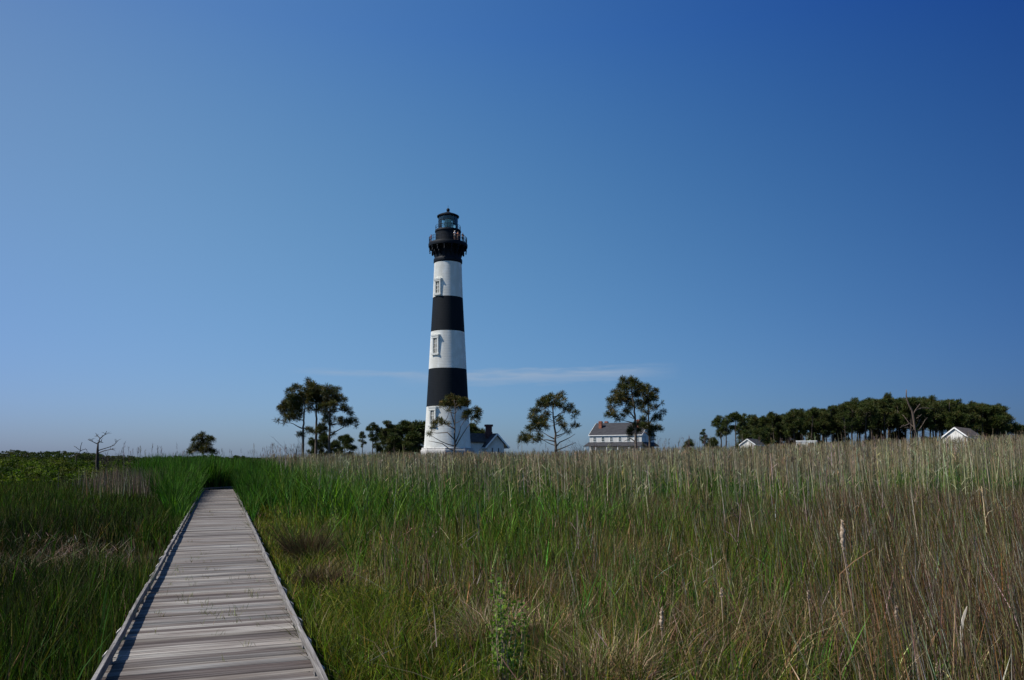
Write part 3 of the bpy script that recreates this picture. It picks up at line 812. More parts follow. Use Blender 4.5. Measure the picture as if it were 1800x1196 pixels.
# gable wall along local y of gable_house's x-end: turn the house so its x end faces the camera
ob_len = 6.0
BZ = g_ang - R(62)
ca, sa = math.cos(g_ang), math.sin(g_ang)
ridge_dir = Vector((-math.sin(R(38)), math.cos(R(38)), 0))   # the ridge runs away and to the left
def skew_gable(root, A, B, back, eave, ridge, over, wallm, roofm, trimm, board=0.26):
    """gable wall from A to B facing the camera; body runs along 'back'"""
    A, B = Vector((A.x, A.y, 0)), Vector((B.x, B.y, 0)); bk = Vector(back)
    L_ = root.location; A = A - Vector((L_.x, L_.y, 0)); B = B - Vector((L_.x, L_.y, 0))
    mid = (A + B) / 2; e = Vector((0, 0, eave)); rg_ = Vector((0, 0, ridge))
    w = MB(); w.add([A, B, B + bk, A + bk, A + e, B + e, B + bk + e, A + bk + e, mid + rg_, mid + bk + rg_],
                    [(0, 1, 5, 8, 4), (1, 2, 6, 5), (2, 3, 7, 9, 6), (3, 0, 4, 7), (4, 8, 9, 7), (8, 5, 6, 9)])
    wo = w.build('wall', wallm, root)
    ab = (B - A).normalized(); hw = (B - A).length / 2; sl = (ridge - eave) / hw
    bn = bk.normalized(); f0 = -bn * over; f1 = bk + bn * over
    rf_ = MB(); th = Vector((0, 0, 0.16)); up = Vector((0, 0, 0.03))
    for s in (0, 1):
        ed = (A - ab * over if s == 0 else B + ab * over) + Vector((0, 0, eave - sl * over)) + up; rd = mid + rg_ + up
        vs = [ed + f0, ed + f1, rd + f1, rd + f0]; vs = vs + [v + th for v in vs]
        fs = [(3, 2, 1, 0), (4, 5, 6, 7), (0, 1, 5, 4), (1, 2, 6, 5), (2, 3, 7, 6), (3, 0, 4, 7)]
        rf_.add(vs, fs if s else [tuple(reversed(f)) for f in fs])
    ro = rf_.build('roof', roofm, root)
    tm = MB()
    for s in (0, 1):
        ed = (A - ab * over if s == 0 else B + ab * over) + Vector((0, 0, eave - sl * over)); rd = mid + rg_
        o_ = f0 - bn * 0.035 + Vector((0, 0, 0.07)); tm.bar(ed + o_, rd + o_, 0.06, board)
        tm.bar(ed + f0 + Vector((0, 0, 0.02)), ed + f1 + Vector((0, 0, 0.02)), 0.08, 0.2)
    tm.build('trim', trimm, ro)
    return wo, ro, A, B, mid
oil = empty('oil_house', ((K0.x + K1.x) / 2, (K0.y + K1.y) / 2, 0))
tag(oil, 'small white gabled house with dark slate roof and chimney beside the lighthouse', 'house')
wo, ro, A_, B_, mid_ = skew_gable(oil, K0, K1, ridge_dir * 5.2, oe, orr, 0.62, M['clapboard'], M['slate'], M['trim'])
ab_ = (B_ - A_).normalized()
for t in (0.32, 0.68):
    c = A_ + ab_ * ((B_ - A_).length * t); b_ = MB(); nrm = Vector((ab_.y, -ab_.x, 0))
    b_.box(c + nrm * 0.03 + Vector((0, 0, oe - 1.35)), (0.34, 0.08, 1.5), rz=math.atan2(ab_.y, ab_.x)); wd_ = b_.build('window', M['trim'], oil)
    b_ = MB(); b_.box(c + nrm * 0.06 + Vector((0, 0, oe - 1.35)), (0.24, 0.06, 1.36), rz=math.atan2(ab_.y, ab_.x)); b_.build('pane', M['pane'], wd_)
cz = P(866, 747.5, YO + 2).z; cc = mid_ + ridge_dir * 1.6 - ab_ * 0.35
b_ = MB(); b_.box(cc + Vector((0, 0, (orr - 1 + cz) / 2)), (0.95, 0.95, cz - orr + 1), rz=0.5); b_.box(cc + Vector((0, 0, cz - 0.12)), (1.25, 1.25, 0.4), rz=0.5); b_.box(cc + Vector((0, 0, orr + 0.25)), (1.1, 1.1, 0.5), rz=0.5); b_.build('chimney', M['darkbrick'], ro)
# passage from the tower to the house
pa = Vector((LX + 3.0, LY + 2.0, 0)); pb = Vector((K0.x - 0.2, K0.y + 3.2, 0)); L_ = oil.location
d_ = (pb - pa).normalized(); nrm = Vector((d_.y, -d_.x, 0)); hw = 1.7
q = [pa + nrm * hw, pb + nrm * hw, pb - nrm * hw, pa - nrm * hw]; q = [v - Vector((L_.x, L_.y, 0)) for v in q]
zr_ = P(845, 764, YO + 3).z; ze_ = zr_ - 1.5
b_ = MB(); b_.add(q + [v + Vector((0, 0, ze_)) for v in q], [(0, 1, 5, 4), (1, 2, 6, 5), (2, 3, 7, 6), (3, 0, 4, 7), (4, 5, 6, 7)]); b_.build('passage_wall', M['clapboard'], oil)
b_ = MB(); ra = (q[0] + q[3]) / 2 + Vector((0, 0, zr_)); rb = (q[1] + q[2]) / 2 + Vector((0, 0, zr_))
e = Vector((0, 0, ze_ - 0.15)); o_ = nrm * 0.4
vs = [q[0] + o_ + e, q[1] + o_ + e, rb, ra, q[3] - o_ + e, q[2] - o_ + e]; t_ = Vector((0, 0, 0.2)); vs = vs + [v + t_ for v in vs]
b_.add(vs, [(6, 7, 8, 9), (9, 8, 11, 10), (3, 2, 1, 0), (4, 5, 2, 3), (0, 1, 7, 6), (5, 4, 10, 11), (1, 2, 8, 7), (2, 5, 11, 8), (3, 0, 6, 9), (4, 3, 9, 10)]); b_.build('passage_roof', M['shingle'], oil)  # lighter brown than the house slate, a sunlit look put into the colour

# weathered sheds in the reeds on the right
def shed(A, B, back, eave, ridge, label, roofm, name='shed'):
    r = empty(name, ((A.x + B.x) / 2, (A.y + B.y) / 2, 0)); tag(r, label, 'shed', 'weathered white sheds in the reeds')
    return skew_gable(r, A, B, back, eave, ridge, 0.09, M['peeling'], roofm, M['trim'], 0.11)
A = P(1657, 770, 80); B = P(1700, 770, 78.0)
shed(A, B, (4.6, 5.2, 0), P(1657, 769.5, 80).z, P(1677, 753.5, 79).z, 'weathered white shed with brown shingle roof, larger and farther right', M['shingle'])
A = P(1300.5, 783, 118); B = P(1327, 783, 116.5)
shed(A, B, (3.4, 6.2, 0), P(1300, 782.5, 118).z, P(1313.2, 773, 117).z, 'weathered white shed with grey roof, the smaller one left of the white outbuilding', M['greyroof'])
# flat roofed outbuilding
A = P(1400, 790, 100); B = P(1435, 790, 99); zt = P(1417, 774.8, 99.5).z; zbm = P(1417, 782, 99.5).z
fo = empty('flat_outbuilding', ((A.x + B.x) / 2, (A.y + B.y) / 2, 0), math.atan2(B.y - A.y, B.x - A.x)); tag(fo, 'low flat roofed white outbuilding with a dark opening among the reeds', 'shed')
wd_ = (B - A).length
b_ = MB(); b_.box((0, 1.25, zt / 2 - 0.06), (wd_, 2.5, zt - 0.12)); b_.build('wall', M['peeling'], fo)
b_ = MB(); b_.box((0, 1.25, zt - 0.055), (wd_ + 0.12, 2.62, 0.11)); b_.build('roof', M['trim'], fo)
oh = 0.42; b_ = MB(); b_.box((wd_ * 0.24, -0.012, zbm - 0.02), (wd_ * 0.36, 0.03, oh)); op = b_.build('opening', M['greyroof'], fo)
b_ = MB(); b_.box((wd_ * 0.24, -0.03, zbm + oh / 2 + 0.02), (wd_ * 0.42, 0.07, 0.07)); b_.box((wd_ * 0.43, -0.03, zbm - 0.02), (0.06, 0.07, oh)); b_.box((wd_ * 0.05, -0.03, zbm - 0.02), (0.06, 0.07, oh)); b_.build('frame', M['trim'], op)

# ------------------------------------------------------------------ trees
NEEDLE = [(0.0324, 0.0442, 0.0088), (0.0486, 0.0546, 0.0099), (0.0729, 0.065, 0.0121), (0.0945, 0.0676, 0.0154), (0.0243, 0.0338, 0.0088)]
def tufts(centres, radii, per, nb, ln, wd, flat=0.75, cols=NEEDLE, wts=None, up=0.35):
    """needle tufts inside ellipsoidal blobs: returns mesh arrays and the tuft points"""
    pts = []; outs = []; tcol = []
    for c, r_ in zip(centres, radii):
        n_ = max(3, int(per * (r_ / 0.5) ** 2))
        d = rng.normal(size=(n_, 3)); d /= np.linalg.norm(d, axis=1)[:, None]
        rad = r_ * rng.uniform(0.25, 1.0, n_) ** 0.6
        p_ = np.array(c) + d * rad[:, None] * np.array([1, 1, flat])
        pts.append(p_); outs.append(d); tcol.append(palette(n_, cols, 0.2, wts))
    pts = np.concatenate(pts); outs = np.concatenate(outs); tcol = np.concatenate(tcol)
    n_ = len(pts); pp = np.repeat(pts, nb, 0)
    dd = rng.normal(size=(n_ * nb, 3)); dd /= np.linalg.norm(dd, axis=1)[:, None]
    dd += np.repeat(outs, nb, 0) * 0.55; dd[:, 2] += up
    dd /= np.linalg.norm(dd, axis=1)[:, None]
    N_ = n_ * nb
    cc = np.repeat(tcol, nb, 0) * np.exp(rng.normal(0, 0.15, (N_, 1)))
    return spikes(pp, dd, ln * rng.uniform(0.65, 1.15, N_), wd * rng.uniform(0.7, 1.2, N_), cc), pts

def branch_pts(a, b, sag, n=5):
    a, b = Vector(a), Vector(b)
    j = Vector((random.gauss(0, 1), random.gauss(0, 1), random.gauss(0, .5))) * (b - a).length * 0.05
    return [a.lerp(b, t) + Vector((0, 0, -sag * 4 * t * (1 - t))) + j * math.sin(math.pi * t) for t in [i / (n - 1) for i in range(n)]]

def hero_pine(Y, conv, trunk, blobs, label, extra=(), r0=0.2, group=None, name='pine_tree', per=30, nb=18, ln=0.52, wd=0.036, cols=NEEDLE, wts=None):
    T = [P(*conv(*p), Y) for p in trunk]; T[0].z = -0.1
    root = empty(name, (T[0].x, T[0].y, 0)); tag(root, label, 'pine tree', group)
    tk = MB(); nT = len(T)
    fine = []
    for i in range(nT - 1):
        for q in range(4): fine.append(T[i].lerp(T[i + 1], q / 4) + Vector((random.gauss(0, .03), random.gauss(0, .03), 0)))
    fine.append(T[-1])
    Hh = T[-1].z
    tk.tube(fine, [r0 * (1.15 if i == 0 else 1) * (1 - 0.82 * (max(p.z, 0) / Hh)) + 0.015 for i, p in enumerate(fine)], n=9)
    def on_trunk(z):
        for p, q in zip(fine, fine[1:]):
            if p.z <= z <= q.z: return p.lerp(q, (z - p.z) / max(q.z - p.z, 1e-6))
        return fine[-1]
    px = [conv(b[0], b[1])[0] for b in blobs]; cx = sum(px) / len(px)
    sc = conv(1, 0)[0] - conv(0, 0)[0]
    W_ = max(abs(x - cx) for x in px)
    cs = []; rs = []
    for b, x in zip(blobs, px):
        dmax = math.sqrt(max(W_ * W_ - (x - cx) ** 2, 0)) / F * Y
        dy = random.uniform(-0.8, 0.8) * dmax
        c = P(*conv(b[0], b[1]), Y + dy); r_ = b[2] * sc / F * Y
        cs.append(c); rs.append(r_ * random.uniform(.8, 1.1))
    order = sorted(range(len(cs)), key=lambda i: math.hypot(cs[i].x - on_trunk(cs[i].z).x, cs[i].y - on_trunk(cs[i].z).y))
    done = []
    for i in order:
        c = cs[i]; lat = math.hypot(c.x - T[0].x, c.y - T[0].y)
        za = min(max(c.z - 0.15 - 0.45 * lat, 1.2), Hh * 0.97); a_ = on_trunk(za); best = (c - a_).length * 1.1
        for j in done:                           # spring from a bough already there when one is near
            q_ = cs[j] + Vector((0, 0, -0.15))
            if q_.z < c.z + 0.5 and (c - q_).length < best: best = (c - q_).length; a_ = q_
        w0 = 0.03 + 0.012 * best
        tk.tube(branch_pts(a_, c, 0.05 * best), [w0, w0 * .85, w0 * .7, w0 * .5, 0.012], n=5)
        done.append(i)
    arr, pts = tufts(cs, rs, per, nb, ln, wd, cols=cols, wts=wts)
    # twigs out to some of the tufts
    cn = np.array([tuple(c) for c in cs])
    for p_ in pts[::3]:
        k = np.argmin(((cn - p_) ** 2).sum(1)); tk.tube([cn[k], p_], [0.018, 0.008], n=3, cap=False)
    for ex in extra:
        pp = [P(*conv(*p), Y + 0.25 * i) for i, p in enumerate(ex)]
        n_ = len(pp); tk.tube(pp, [0.085 * (1 - 0.8 * i / (n_ - 1)) + 0.012 for i in range(n_)], n=6)
    tk.build('trunk', M['bark'], root, smooth=True, world=True)
    quads_mesh('crown', *arr, M['needle'], root)
    return root

cv3 = lambda x, y: (470 + x / 6, 650 + y / 6)
T1 = [(235,225,35),(300,195,35),(345,205,28),(290,290,48),(250,300,40),(225,350,52),(175,385,52),(150,415,35),(270,390,52),(215,430,45),(165,470,20),(235,500,42),(200,510,30),(310,500,40),(345,450,36),(98,532,20),(190,562,18),(335,395,38),(345,270,30),(350,690,26),(280,440,35),(330,330,35)]
hero_pine(104, cv3, [(372, 880), (378, 640), (388, 500), (397, 380), (372, 290), (330, 210)], T1, 'pine with leaning top, leftmost of the three tall pines left of the lighthouse', r0=0.2, group='three tall pines left of the lighthouse', extra=[[(365, 620), (320, 600), (270, 570), (230, 560)], [(370, 700), (320, 660), (300, 650)]])
T2 = [(432,120,24),(440,165,42),(480,165,36),(425,215,45),(500,215,52),(410,265,45),(400,320,44),(470,280,52),(550,205,36),(540,270,46),(450,350,42),(375,350,38),(560,345,46),(450,420,32),(530,420,38),(570,600,38),(545,640,34),(480,655,30),(500,300,40),(600,640,28),(430,640,25)]
hero_pine(108, cv3, [(510, 880), (514, 640), (515, 480), (512, 330), (470, 200), (436, 115)], T2, 'tallest pine with a pointed top, middle of the three left of the lighthouse', r0=0.22, group='three tall pines left of the lighthouse')
T3 = [(640,185,34),(690,215,32),(745,215,26),(625,250,42),(700,260,42),(650,300,46),(750,300,44),(720,335,36),(820,320,22),(800,330,18),(620,360,46),(690,370,36),(590,400,42),(800,385,34),(610,460,36),(690,430,36),(640,490,36),(850,425,30),(790,425,26),(890,480,20),(870,455,20),(700,520,22),(770,535,26),(800,560,30),(845,555,34),(905,540,34),(940,548,20),(925,590,16),(690,680,20),(680,570,22),(610,540,30)]
hero_pine(106, cv3, [(655, 880), (655, 640), (655, 500), (660, 330), (650, 240), (640, 180)], T3, 'wide crowned pine with a low spreading bough, rightmost of the three tall pines', r0=0.21, group='three tall pines left of the lighthouse', extra=[[(660, 700), (720, 655), (780, 620), (850, 585)], [(655, 590), (720, 570), (780, 550)]])
cv2 = lambda x, y: (700 + x / 4.273, 530 + y / 4.273)
TL = [(385,735,30),(440,745,36),(400,720,18),(345,770,28),(490,755,30),(405,780,28),(450,790,24),(515,765,22),(320,790,14),(380,815,14),(520,845,30),(500,870,18),(590,815,20),(610,830,18),(600,858,22),(565,878,16),(545,830,20),(270,920,22),(310,895,22),(262,948,18),(335,915,16),(375,918,12),(232,995,15),(600,905,12)]
hero_pine(112, cv2, [(420, 1160), (422, 1000), (426, 880), (428, 800), (420, 740)], TL, 'thin open crowned pine standing in front of the lighthouse base', r0=0.17, extra=[[(422, 1105), (470, 1020), (515, 950), (560, 890)], [(415, 1118), (385, 1110), (330, 1068), (280, 1058), (228, 1048)], [(424, 1040), (370, 985), (290, 990), (250, 985)], [(425, 960), (370, 930), (330, 915)], [(425, 930), (400, 850), (390, 800)], [(430, 1060), (455, 1000), (470, 940), (520, 860)]], wts=[.15, .2, .3, .25, .1])
cv4 = lambda x, y: (890 + x / 5.806, 640 + y / 5.806)
TM = [(570,315,24),(540,335,26),(455,340,34),(395,362,34),(500,360,34),(355,400,38),(430,400,40),(500,420,36),(560,425,34),(590,372,18),(335,440,30),(400,440,30),(280,490,34),(265,540,30),(320,490,22),(268,590,16),(400,520,36),(380,570,36),(340,560,30),(650,440,30),(610,470,26),(660,480,26),(710,500,26),(690,540,16),(550,560,24),(540,590,18),(300,620,38),(350,620,34),(400,640,30),(245,660,34),(330,680,26),(580,620,26),(600,650,22),(690,630,26),(740,645,20),(630,690,16),(172,710,22),(160,755,26),(148,790,20),(210,750,30),(260,750,30),(290,790,24),(340,745,24),(330,790,18),(200,790,22),(300,560,22)]
hero_pine(103, cv4, [(507, 900), (500, 760), (490, 600), (472, 480), (480, 400), (510, 340)], TM, 'solitary pine with broad layered crown and bare lower right boughs, right of the lighthouse', r0=0.2, extra=[[(512, 840), (545, 800), (600, 775), (650, 750), (702, 714)], [(508, 885), (560, 865), (620, 840), (708, 802)], [(500, 770), (430, 735), (360, 690)], [(500, 740), (560, 720), (630, 690)], [(490, 790), (420, 775), (340, 775)], [(485, 560), (540, 510), (600, 480)]])
TR = [(1265,150,20),(1200,165,34),(1180,210,42),(1260,190,42),(1315,185,34),(1160,250,30),(1220,250,38),(1300,240,34),(1100,295,26),(1150,310,38),(1210,330,42),(1110,350,38),(1170,370,34),(1050,370,22),(1062,405,20),(1250,380,36),(1310,310,36),(1290,420,34),(1140,405,28),(1030,455,22),(1055,490,20),(1028,525,24),(1080,530,28),(1105,495,20),(1140,550,26),(1190,540,26),(1240,470,34),(1225,505,22),(1340,400,36),(1345,255,26),(1290,650,34),(1270,700,34),(1258,722,20),(1330,620,22),(1350,680,26),(1090,440,22)]
hero_pine(100, cv4, [(1326, 900), (1322, 720), (1316, 560), (1303, 420), (1280, 280), (1265, 170)], TR, 'tall dark pine in front of the white house', r0=0.22, extra=[[(1312, 560), (1270, 500), (1220, 470), (1170, 470)], [(1322, 800), (1270, 760), (1200, 790)], [(1318, 610), (1250, 590), (1180, 575)], [(1322, 640), (1370, 570), (1390, 530)]])
TS = [(1370,230,30),(1420,240,34),(1450,250,24),(1380,300,38),(1440,320,38),(1520,285,24),(1500,330,34),(1450,380,42),(1400,400,34),(1520,360,30),(1380,450,30),(1530,440,24),(1580,400,12),(1480,440,30),(1600,490,24),(1545,540,30),(1510,570,24),(1570,580,10),(1400,590,34),(1390,560,22),(1450,640,34),(1500,650,38),(1540,660,26),(1575,668,12),(1500,740,20),(1400,640,28),(1480,700,26),(1430,500,24)]
hero_pine(104, cv4, [(1470, 900), (1463, 760), (1455, 600), (1448, 460), (1440, 340), (1425, 240)], TS, 'smaller pine close behind the tall one in front of the white house', r0=0.17, extra=[[(1462, 600), (1500, 540), (1560, 510)], [(1465, 740), (1420, 700), (1390, 690)], [(1466, 780), (1500, 770), (1530, 770)]], wts=[.2, .2, .22, .2, .18])
cv7 = lambda x, y: (x / 3.913, 720 + y / 3.913)
TF = [(1395,178,20),(1370,195,20),(1440,203,20),(1345,218,20),(1410,222,24),(1460,210,13),(1380,245,24),(1435,248,20),(1335,245,13),(1350,275,20),(1400,280,24),(1440,283,20),(1472,295,16),(1325,265,12)]
hero_pine(110, cv7, [(1398, 420), (1396, 300), (1396, 230), (1392, 180)], TF, 'small round topped pine just left of the far end of the boardwalk', r0=0.13, per=30, extra=[[(1396, 300), (1370, 270), (1345, 250)]])
TG = [(1312,282,14),(1308,295,13),(1325,292,12),(1302,300,10)]
hero_pine(112, cv7, [(1328, 420), (1325, 320), (1314, 285)], TG, 'low spindly pine leaning beside the small round topped pine', r0=0.07, per=26)

def dead_tree(Y, conv, limbs, label, mat, r0, name='dead_tree', group=None, lk=0.45):
    first = [P(*conv(*p), Y) for p in limbs[0]]
    root = empty(name, (first[0].x, first[0].y, 0)); tag(root, label, 'dead tree', group)
    for i, lm in enumerate(limbs):
        b_ = MB(); pts = [P(*conv(*p), Y + (0.35 * j * ((i % 3) - 1) if i else 0)) for j, p in enumerate(lm)]
        if i == 0: pts[0].z = -0.1
        rr = r0 if i == 0 else r0 * lk
        n_ = len(pts)
        if i: pts = [p + Vector((random.gauss(0, .03), random.gauss(0, .03), random.gauss(0, .03))) if 0 < j < n_ - 1 else p for j, p in enumerate(pts)]
        b_.tube(pts, [rr * (1 - 0.75 * j / (n_ - 1)) + 0.012 for j in range(n_)], n=7)
        if i:
            for q in range(4):                   # short side twigs
                t = random.uniform(0.35, 0.95) * (n_ - 1); j = min(int(t), n_ - 2); p0 = pts[j].lerp(pts[j + 1], t - j)
                dv = Vector((random.gauss(0, .5), random.gauss(0, .5), random.uniform(0.1, .8))) * r0 * 3.0
                b_.tube([p0, p0 + dv * .5 + Vector((0, 0, .04)), p0 + dv], [r0 * .13, r0 * .09, r0 * .05], n=4)
        b_.build('trunk' if i == 0 else 'limb', mat, root, smooth=True, world=True)
    return root
dead_tree(66, cv7, [[(668, 430), (669, 340), (672, 270), (675, 224)], [(672, 238), (650, 228), (630, 217), (605, 208)], [(680, 228), (690, 197), (672, 188), (652, 184)], [(689, 200), (705, 187), (722, 176), (734, 150)], [(678, 230), (692, 228), (710, 229)], [(671, 285), (700, 275), (740, 262), (775, 248), (810, 214)], [(674, 300), (720, 290), (760, 275), (790, 280)]],
          'dark dead snag with a broken top and bare branches at left', M['darkwood'], 0.15, lk=0.2)
dead_tree(72, cv7, [[(523, 430), (523, 360), (524, 312)], [(523, 330), (540, 305), (552, 282), (522, 262), (508, 252)], [(548, 290), (560, 280), (590, 272), (606, 296)], [(552, 284), (556, 250), (565, 225)]],
          'thin dead tree with forked twigs left of the dark snag', M['darkwood'], 0.06, lk=0.35)
cv6 = lambda x, y: (1480 + x / 5.625, 670 + y / 5.625)
dead_tree(150, cv6, [[(732, 640), (728, 540), (716, 440), (702, 330), (690, 290), (656, 225), (636, 150), (637, 85)], [(704, 350), (712, 310), (735, 275), (772, 230)], [(716, 462), (690, 440), (655, 405), (625, 365), (600, 334)], [(722, 492), (690, 478), (650, 465), (620, 460)], [(738, 502), (770, 475), (800, 430), (822, 385), (846, 362)], [(730, 460), (755, 425), (778, 374)], [(672, 420), (640, 435), (600, 450), (574, 462)], [(735, 372), (760, 355), (790, 328)], [(728, 290), (780, 268), (850, 270), (905, 275)]],
          'large bleached dead tree with forked limbs in front of the dark pine wood', M['deadwood'], 0.27, lk=0.36)

# pines of the woods: a few kinds, copied
FN = [(0.0234, 0.04, 0.008), (0.0351, 0.0525, 0.009), (0.0494, 0.0625, 0.011), (0.0598, 0.0575, 0.013)]
def forest_pine(seed, H, W, base_frac, nblob, name, dense=1.0):
    """returns trunk MB-mesh and crown arrays about the origin"""
    rs_ = random.Random(seed)
    tk = MB(); bend = (rs_.uniform(-.5, .5), rs_.uniform(-.5, .5))
    pts = [Vector((bend[0] * (t ** 2) + 0.12 * math.sin(5 * t + seed), bend[1] * t ** 2, H * 0.96 * t - 0.1)) for t in [i / 8 for i in range(9)]]
    tk.tube(pts, [0.24 * (1 - 0.8 * i / 8) * H / 15 + 0.02 for i in range(9)], n=7)
    cs = []; rs2 = []
    for i in range(nblob):
        t = rs_.random() ** 0.8; z = H * (base_frac + (1 - base_frac) * t * 0.97)
        env = W * (math.sin(math.pi * min(1, 0.18 + 0.80 * t)) ** 0.7)
        an = rs_.uniform(0, 2 * math.pi); rr = env * math.sqrt(rs_.uniform(0.1, 1.0))
        p0 = pts[min(8, int(max(0, z / H - 0.06) * 8))]
        c = Vector((p0.x + rr * math.cos(an), p0.y + rr * math.sin(an), z))
        cs.append(c); rs2.append(rs_.uniform(0.40, 0.85) * W / 2.3)
        a_ = pts[0].lerp(pts[8], max(0.1, min(0.97, (z - 0.35 * rr) / H)))
        tk.tube(branch_pts(a_, c, 0.05 * rr, 4), [0.06, 0.045, 0.03, 0.015], n=4)
    for i in range(5):                           # dead stubs below the crown
        z = H * rs_.uniform(0.3, base_frac + .05); an = rs_.uniform(0, 6.28); ln_ = rs_.uniform(.5, 1.6)
        a_ = pts[0].lerp(pts[8], z / H); tk.tube([a_, a_ + Vector((ln_ * math.cos(an), ln_ * math.sin(an), .25))], [0.04, 0.012], n=4)
    arr, _ = tufts(cs, rs2, 14 * dense, 12, 0.68, 0.062, cols=FN, flat=0.5)
    return tk, arr
def make_forest_kind(i, H, W, bf, nb_, dense=1.0):
    tk, arr = forest_pine(100 + i, H, W, bf, nb_, '', dense)
    root = empty('pine_tree', (0, 0, 0))
    tk.build('trunk', M['bark2'], root, smooth=True); quads_mesh('crown', *arr, M['needle'], root, loc=True)
    return root, H
kinds = [make_forest_kind(0, 15, 2.3, 0.60, 24), make_forest_kind(1, 15, 1.9, 0.66, 17), make_forest_kind(2, 15, 2.6, 0.56, 28), make_forest_kind(3, 15, 1.8, 0.55, 20), make_forest_kind(4, 15, 2.2, 0.68, 17),
         make_forest_kind(5, 9, 2.4, 0.2, 34, 1.1), make_forest_kind(6, 9, 2.0, 0.14, 30, 1.1)]
used = [False] * len(kinds)
def plant(kind, px, toprow, Y, label, group, wscale=1.0):
    root, H0 = kinds[kind]
    o = root if not used[kind] else copy_tree(root)
    used[kind] = True
    p = P(px, 790, Y); zt = P(px, toprow, Y).z; s = zt / (H0 * 1.03)
    o.location = (p.x, p.y, 0); o.rotation_euler = (0, 0, random.uniform(0, 6.28)); o.scale = (s * wscale, s * wscale, s)
    for k in ('label', 'category', 'group'):
        if k in o: del o[k]
    tag(o, label, 'pine tree', group)
    return o
WOOD = 'pines of the dark wood at right'
outline = [(1255,733),(1270,727),(1290,727),(1305,731),(1322,723),(1340,730),(1352,731),(1380,722),(1402,716),(1415,718),(1440,714),(1468,709),(1495,700),(1510,704),(1543,697),(1562,693),(1580,699),(1602,695),(1635,696),(1650,696),(1665,700),(1690,705),(1710,707),(1735,709),(1755,708),(1770,716),(1785,730)]
ox = [p[0] for p in outline]; oy = [p[1] for p in outline]
# edge trees with their own labels
plant(0, 1268, 728, 172, 'tall bare stemmed pine at the left end of the dark wood', WOOD)
plant(3, 1562, 690, 176, 'pine whose top rises highest above the dark wood', WOOD, 0.8)
plant(2, 1757, 708, 170, 'broad pine with low boughs at the right end of the dark wood', WOOD, 1.15)
plant(6, 1782, 741, 172, 'low spreading pine sloping down at the far right of the wood', WOOD, 1.4)
plant(1, 1239, 754, 165, 'small flat topped pine standing apart left of the wood', WOOD, 0.9)
plant(6, 1213, 771, 160, 'tiny dark pine, first from the left before the dark wood', WOOD, 1.0)
plant(5, 1251, 769, 168, 'low bushy pine between the flat topped pine and the wood', WOOD, 0.9)
plant(5, 1337, 752, 160, 'dense bushy pine directly behind the small grey roofed shed', WOOD, 1.0)
plant(6, 1310, 755, 163, 'low dark pine left behind the small grey roofed shed', WOOD, 1.1)
rw = random.Random(3)
x = 1276
while x < 1775:                                  # the front row, then those behind it
    top = np.interp(x, ox, oy)
    plant(rw.choice((0, 1, 2, 3, 4)), x, top + rw.uniform(-5, 8), 172 + rw.uniform(-4, 6), 'dark pine with a bare trunk crowded inside the wood at right', WOOD, rw.uniform(0.85, 1.05))
    x += rw.uniform(9, 15) if x > 1355 else rw.uniform(13, 22)
for row, (y0, step) in enumerate(((182, 15), (194, 15), (208, 17))):
    x = 1300 + row * 22
    while x < 1765:
        top = np.interp(x, ox, oy)
        plant(rw.choice((0, 1, 2, 3, 4)), x, top + rw.uniform(0, 9), y0 + rw.uniform(-5, 5), 'dark pine with a bare trunk crowded inside the wood at right', WOOD, rw.uniform(0.85, 1.1))
        x += step * rw.uniform(0.75, 1.3)
x = 1365
while x < 1775:
    plant(rw.choice((5, 6)), x, rw.uniform(752, 766), 190 + rw.uniform(-6, 16), 'low bushy young pine under the tall pines of the wood at right', WOOD, rw.uniform(0.9, 1.3))
    x += rw.uniform(26, 60)
BK = 'trees behind the lighthouse'
for kd, px_, tp, Y_, lb, ws in ((5, 605, 764, 135, 'low dark pine right of the three tall pines', 1.0), (6, 590, 772, 130, 'stunted pine under the three tall pines', 1.0), (3, 637, 758, 168, 'slim pine at the left end of the trees behind the lighthouse', 1.0),
        (0, 655, 741, 170, 'pine with gaps under its crown, second of the trees behind the lighthouse', 0.9), (2, 681, 735, 172, 'tallest round topped pine left of the lighthouse base', 0.95), (5, 672, 757, 180, 'bushy pine low between two taller pines left of the lighthouse', 1.0),
        (6, 700, 746, 175, 'dense dark pine beside the tallest round topped one', 1.2), (5, 716, 740, 178, 'dense dark pine midway to the lighthouse wall', 1.25), (6, 733, 738, 176, 'dense dark pine next to the lighthouse wall', 1.3), (5, 748, 741, 182, 'dense dark pine half hidden behind the lighthouse wall', 1.2),
        (5, 833, 744, 178, 'dark pine peeping out right of the lighthouse', 0.9), (6, 847, 752, 180, 'dark pine above the roof of the small gabled house', 1.2), (6, 691, 760, 168, 'low dark pine under the tallest round topped one', 1.2), (5, 725, 758, 168, 'low dark pine in front of the dense row left of the tower', 1.2), (6, 548, 768, 128, 'young pine among the trunks of the three tall pines', 0.9), (5, 567, 760, 130, 'young bushy pine between the middle and right tall pines', 0.7)):
    plant(kd, px_, tp, Y_, lb, BK, ws)
plant(5, 415, 800.5, 260, 'distant round tree right of the boardwalk end', 'distant trees past the boardwalk', 1.5)
plant(6, 427, 801, 265, 'distant low tree, the farther right of two past the boardwalk', 'distant trees past the boardwalk', 1.5)

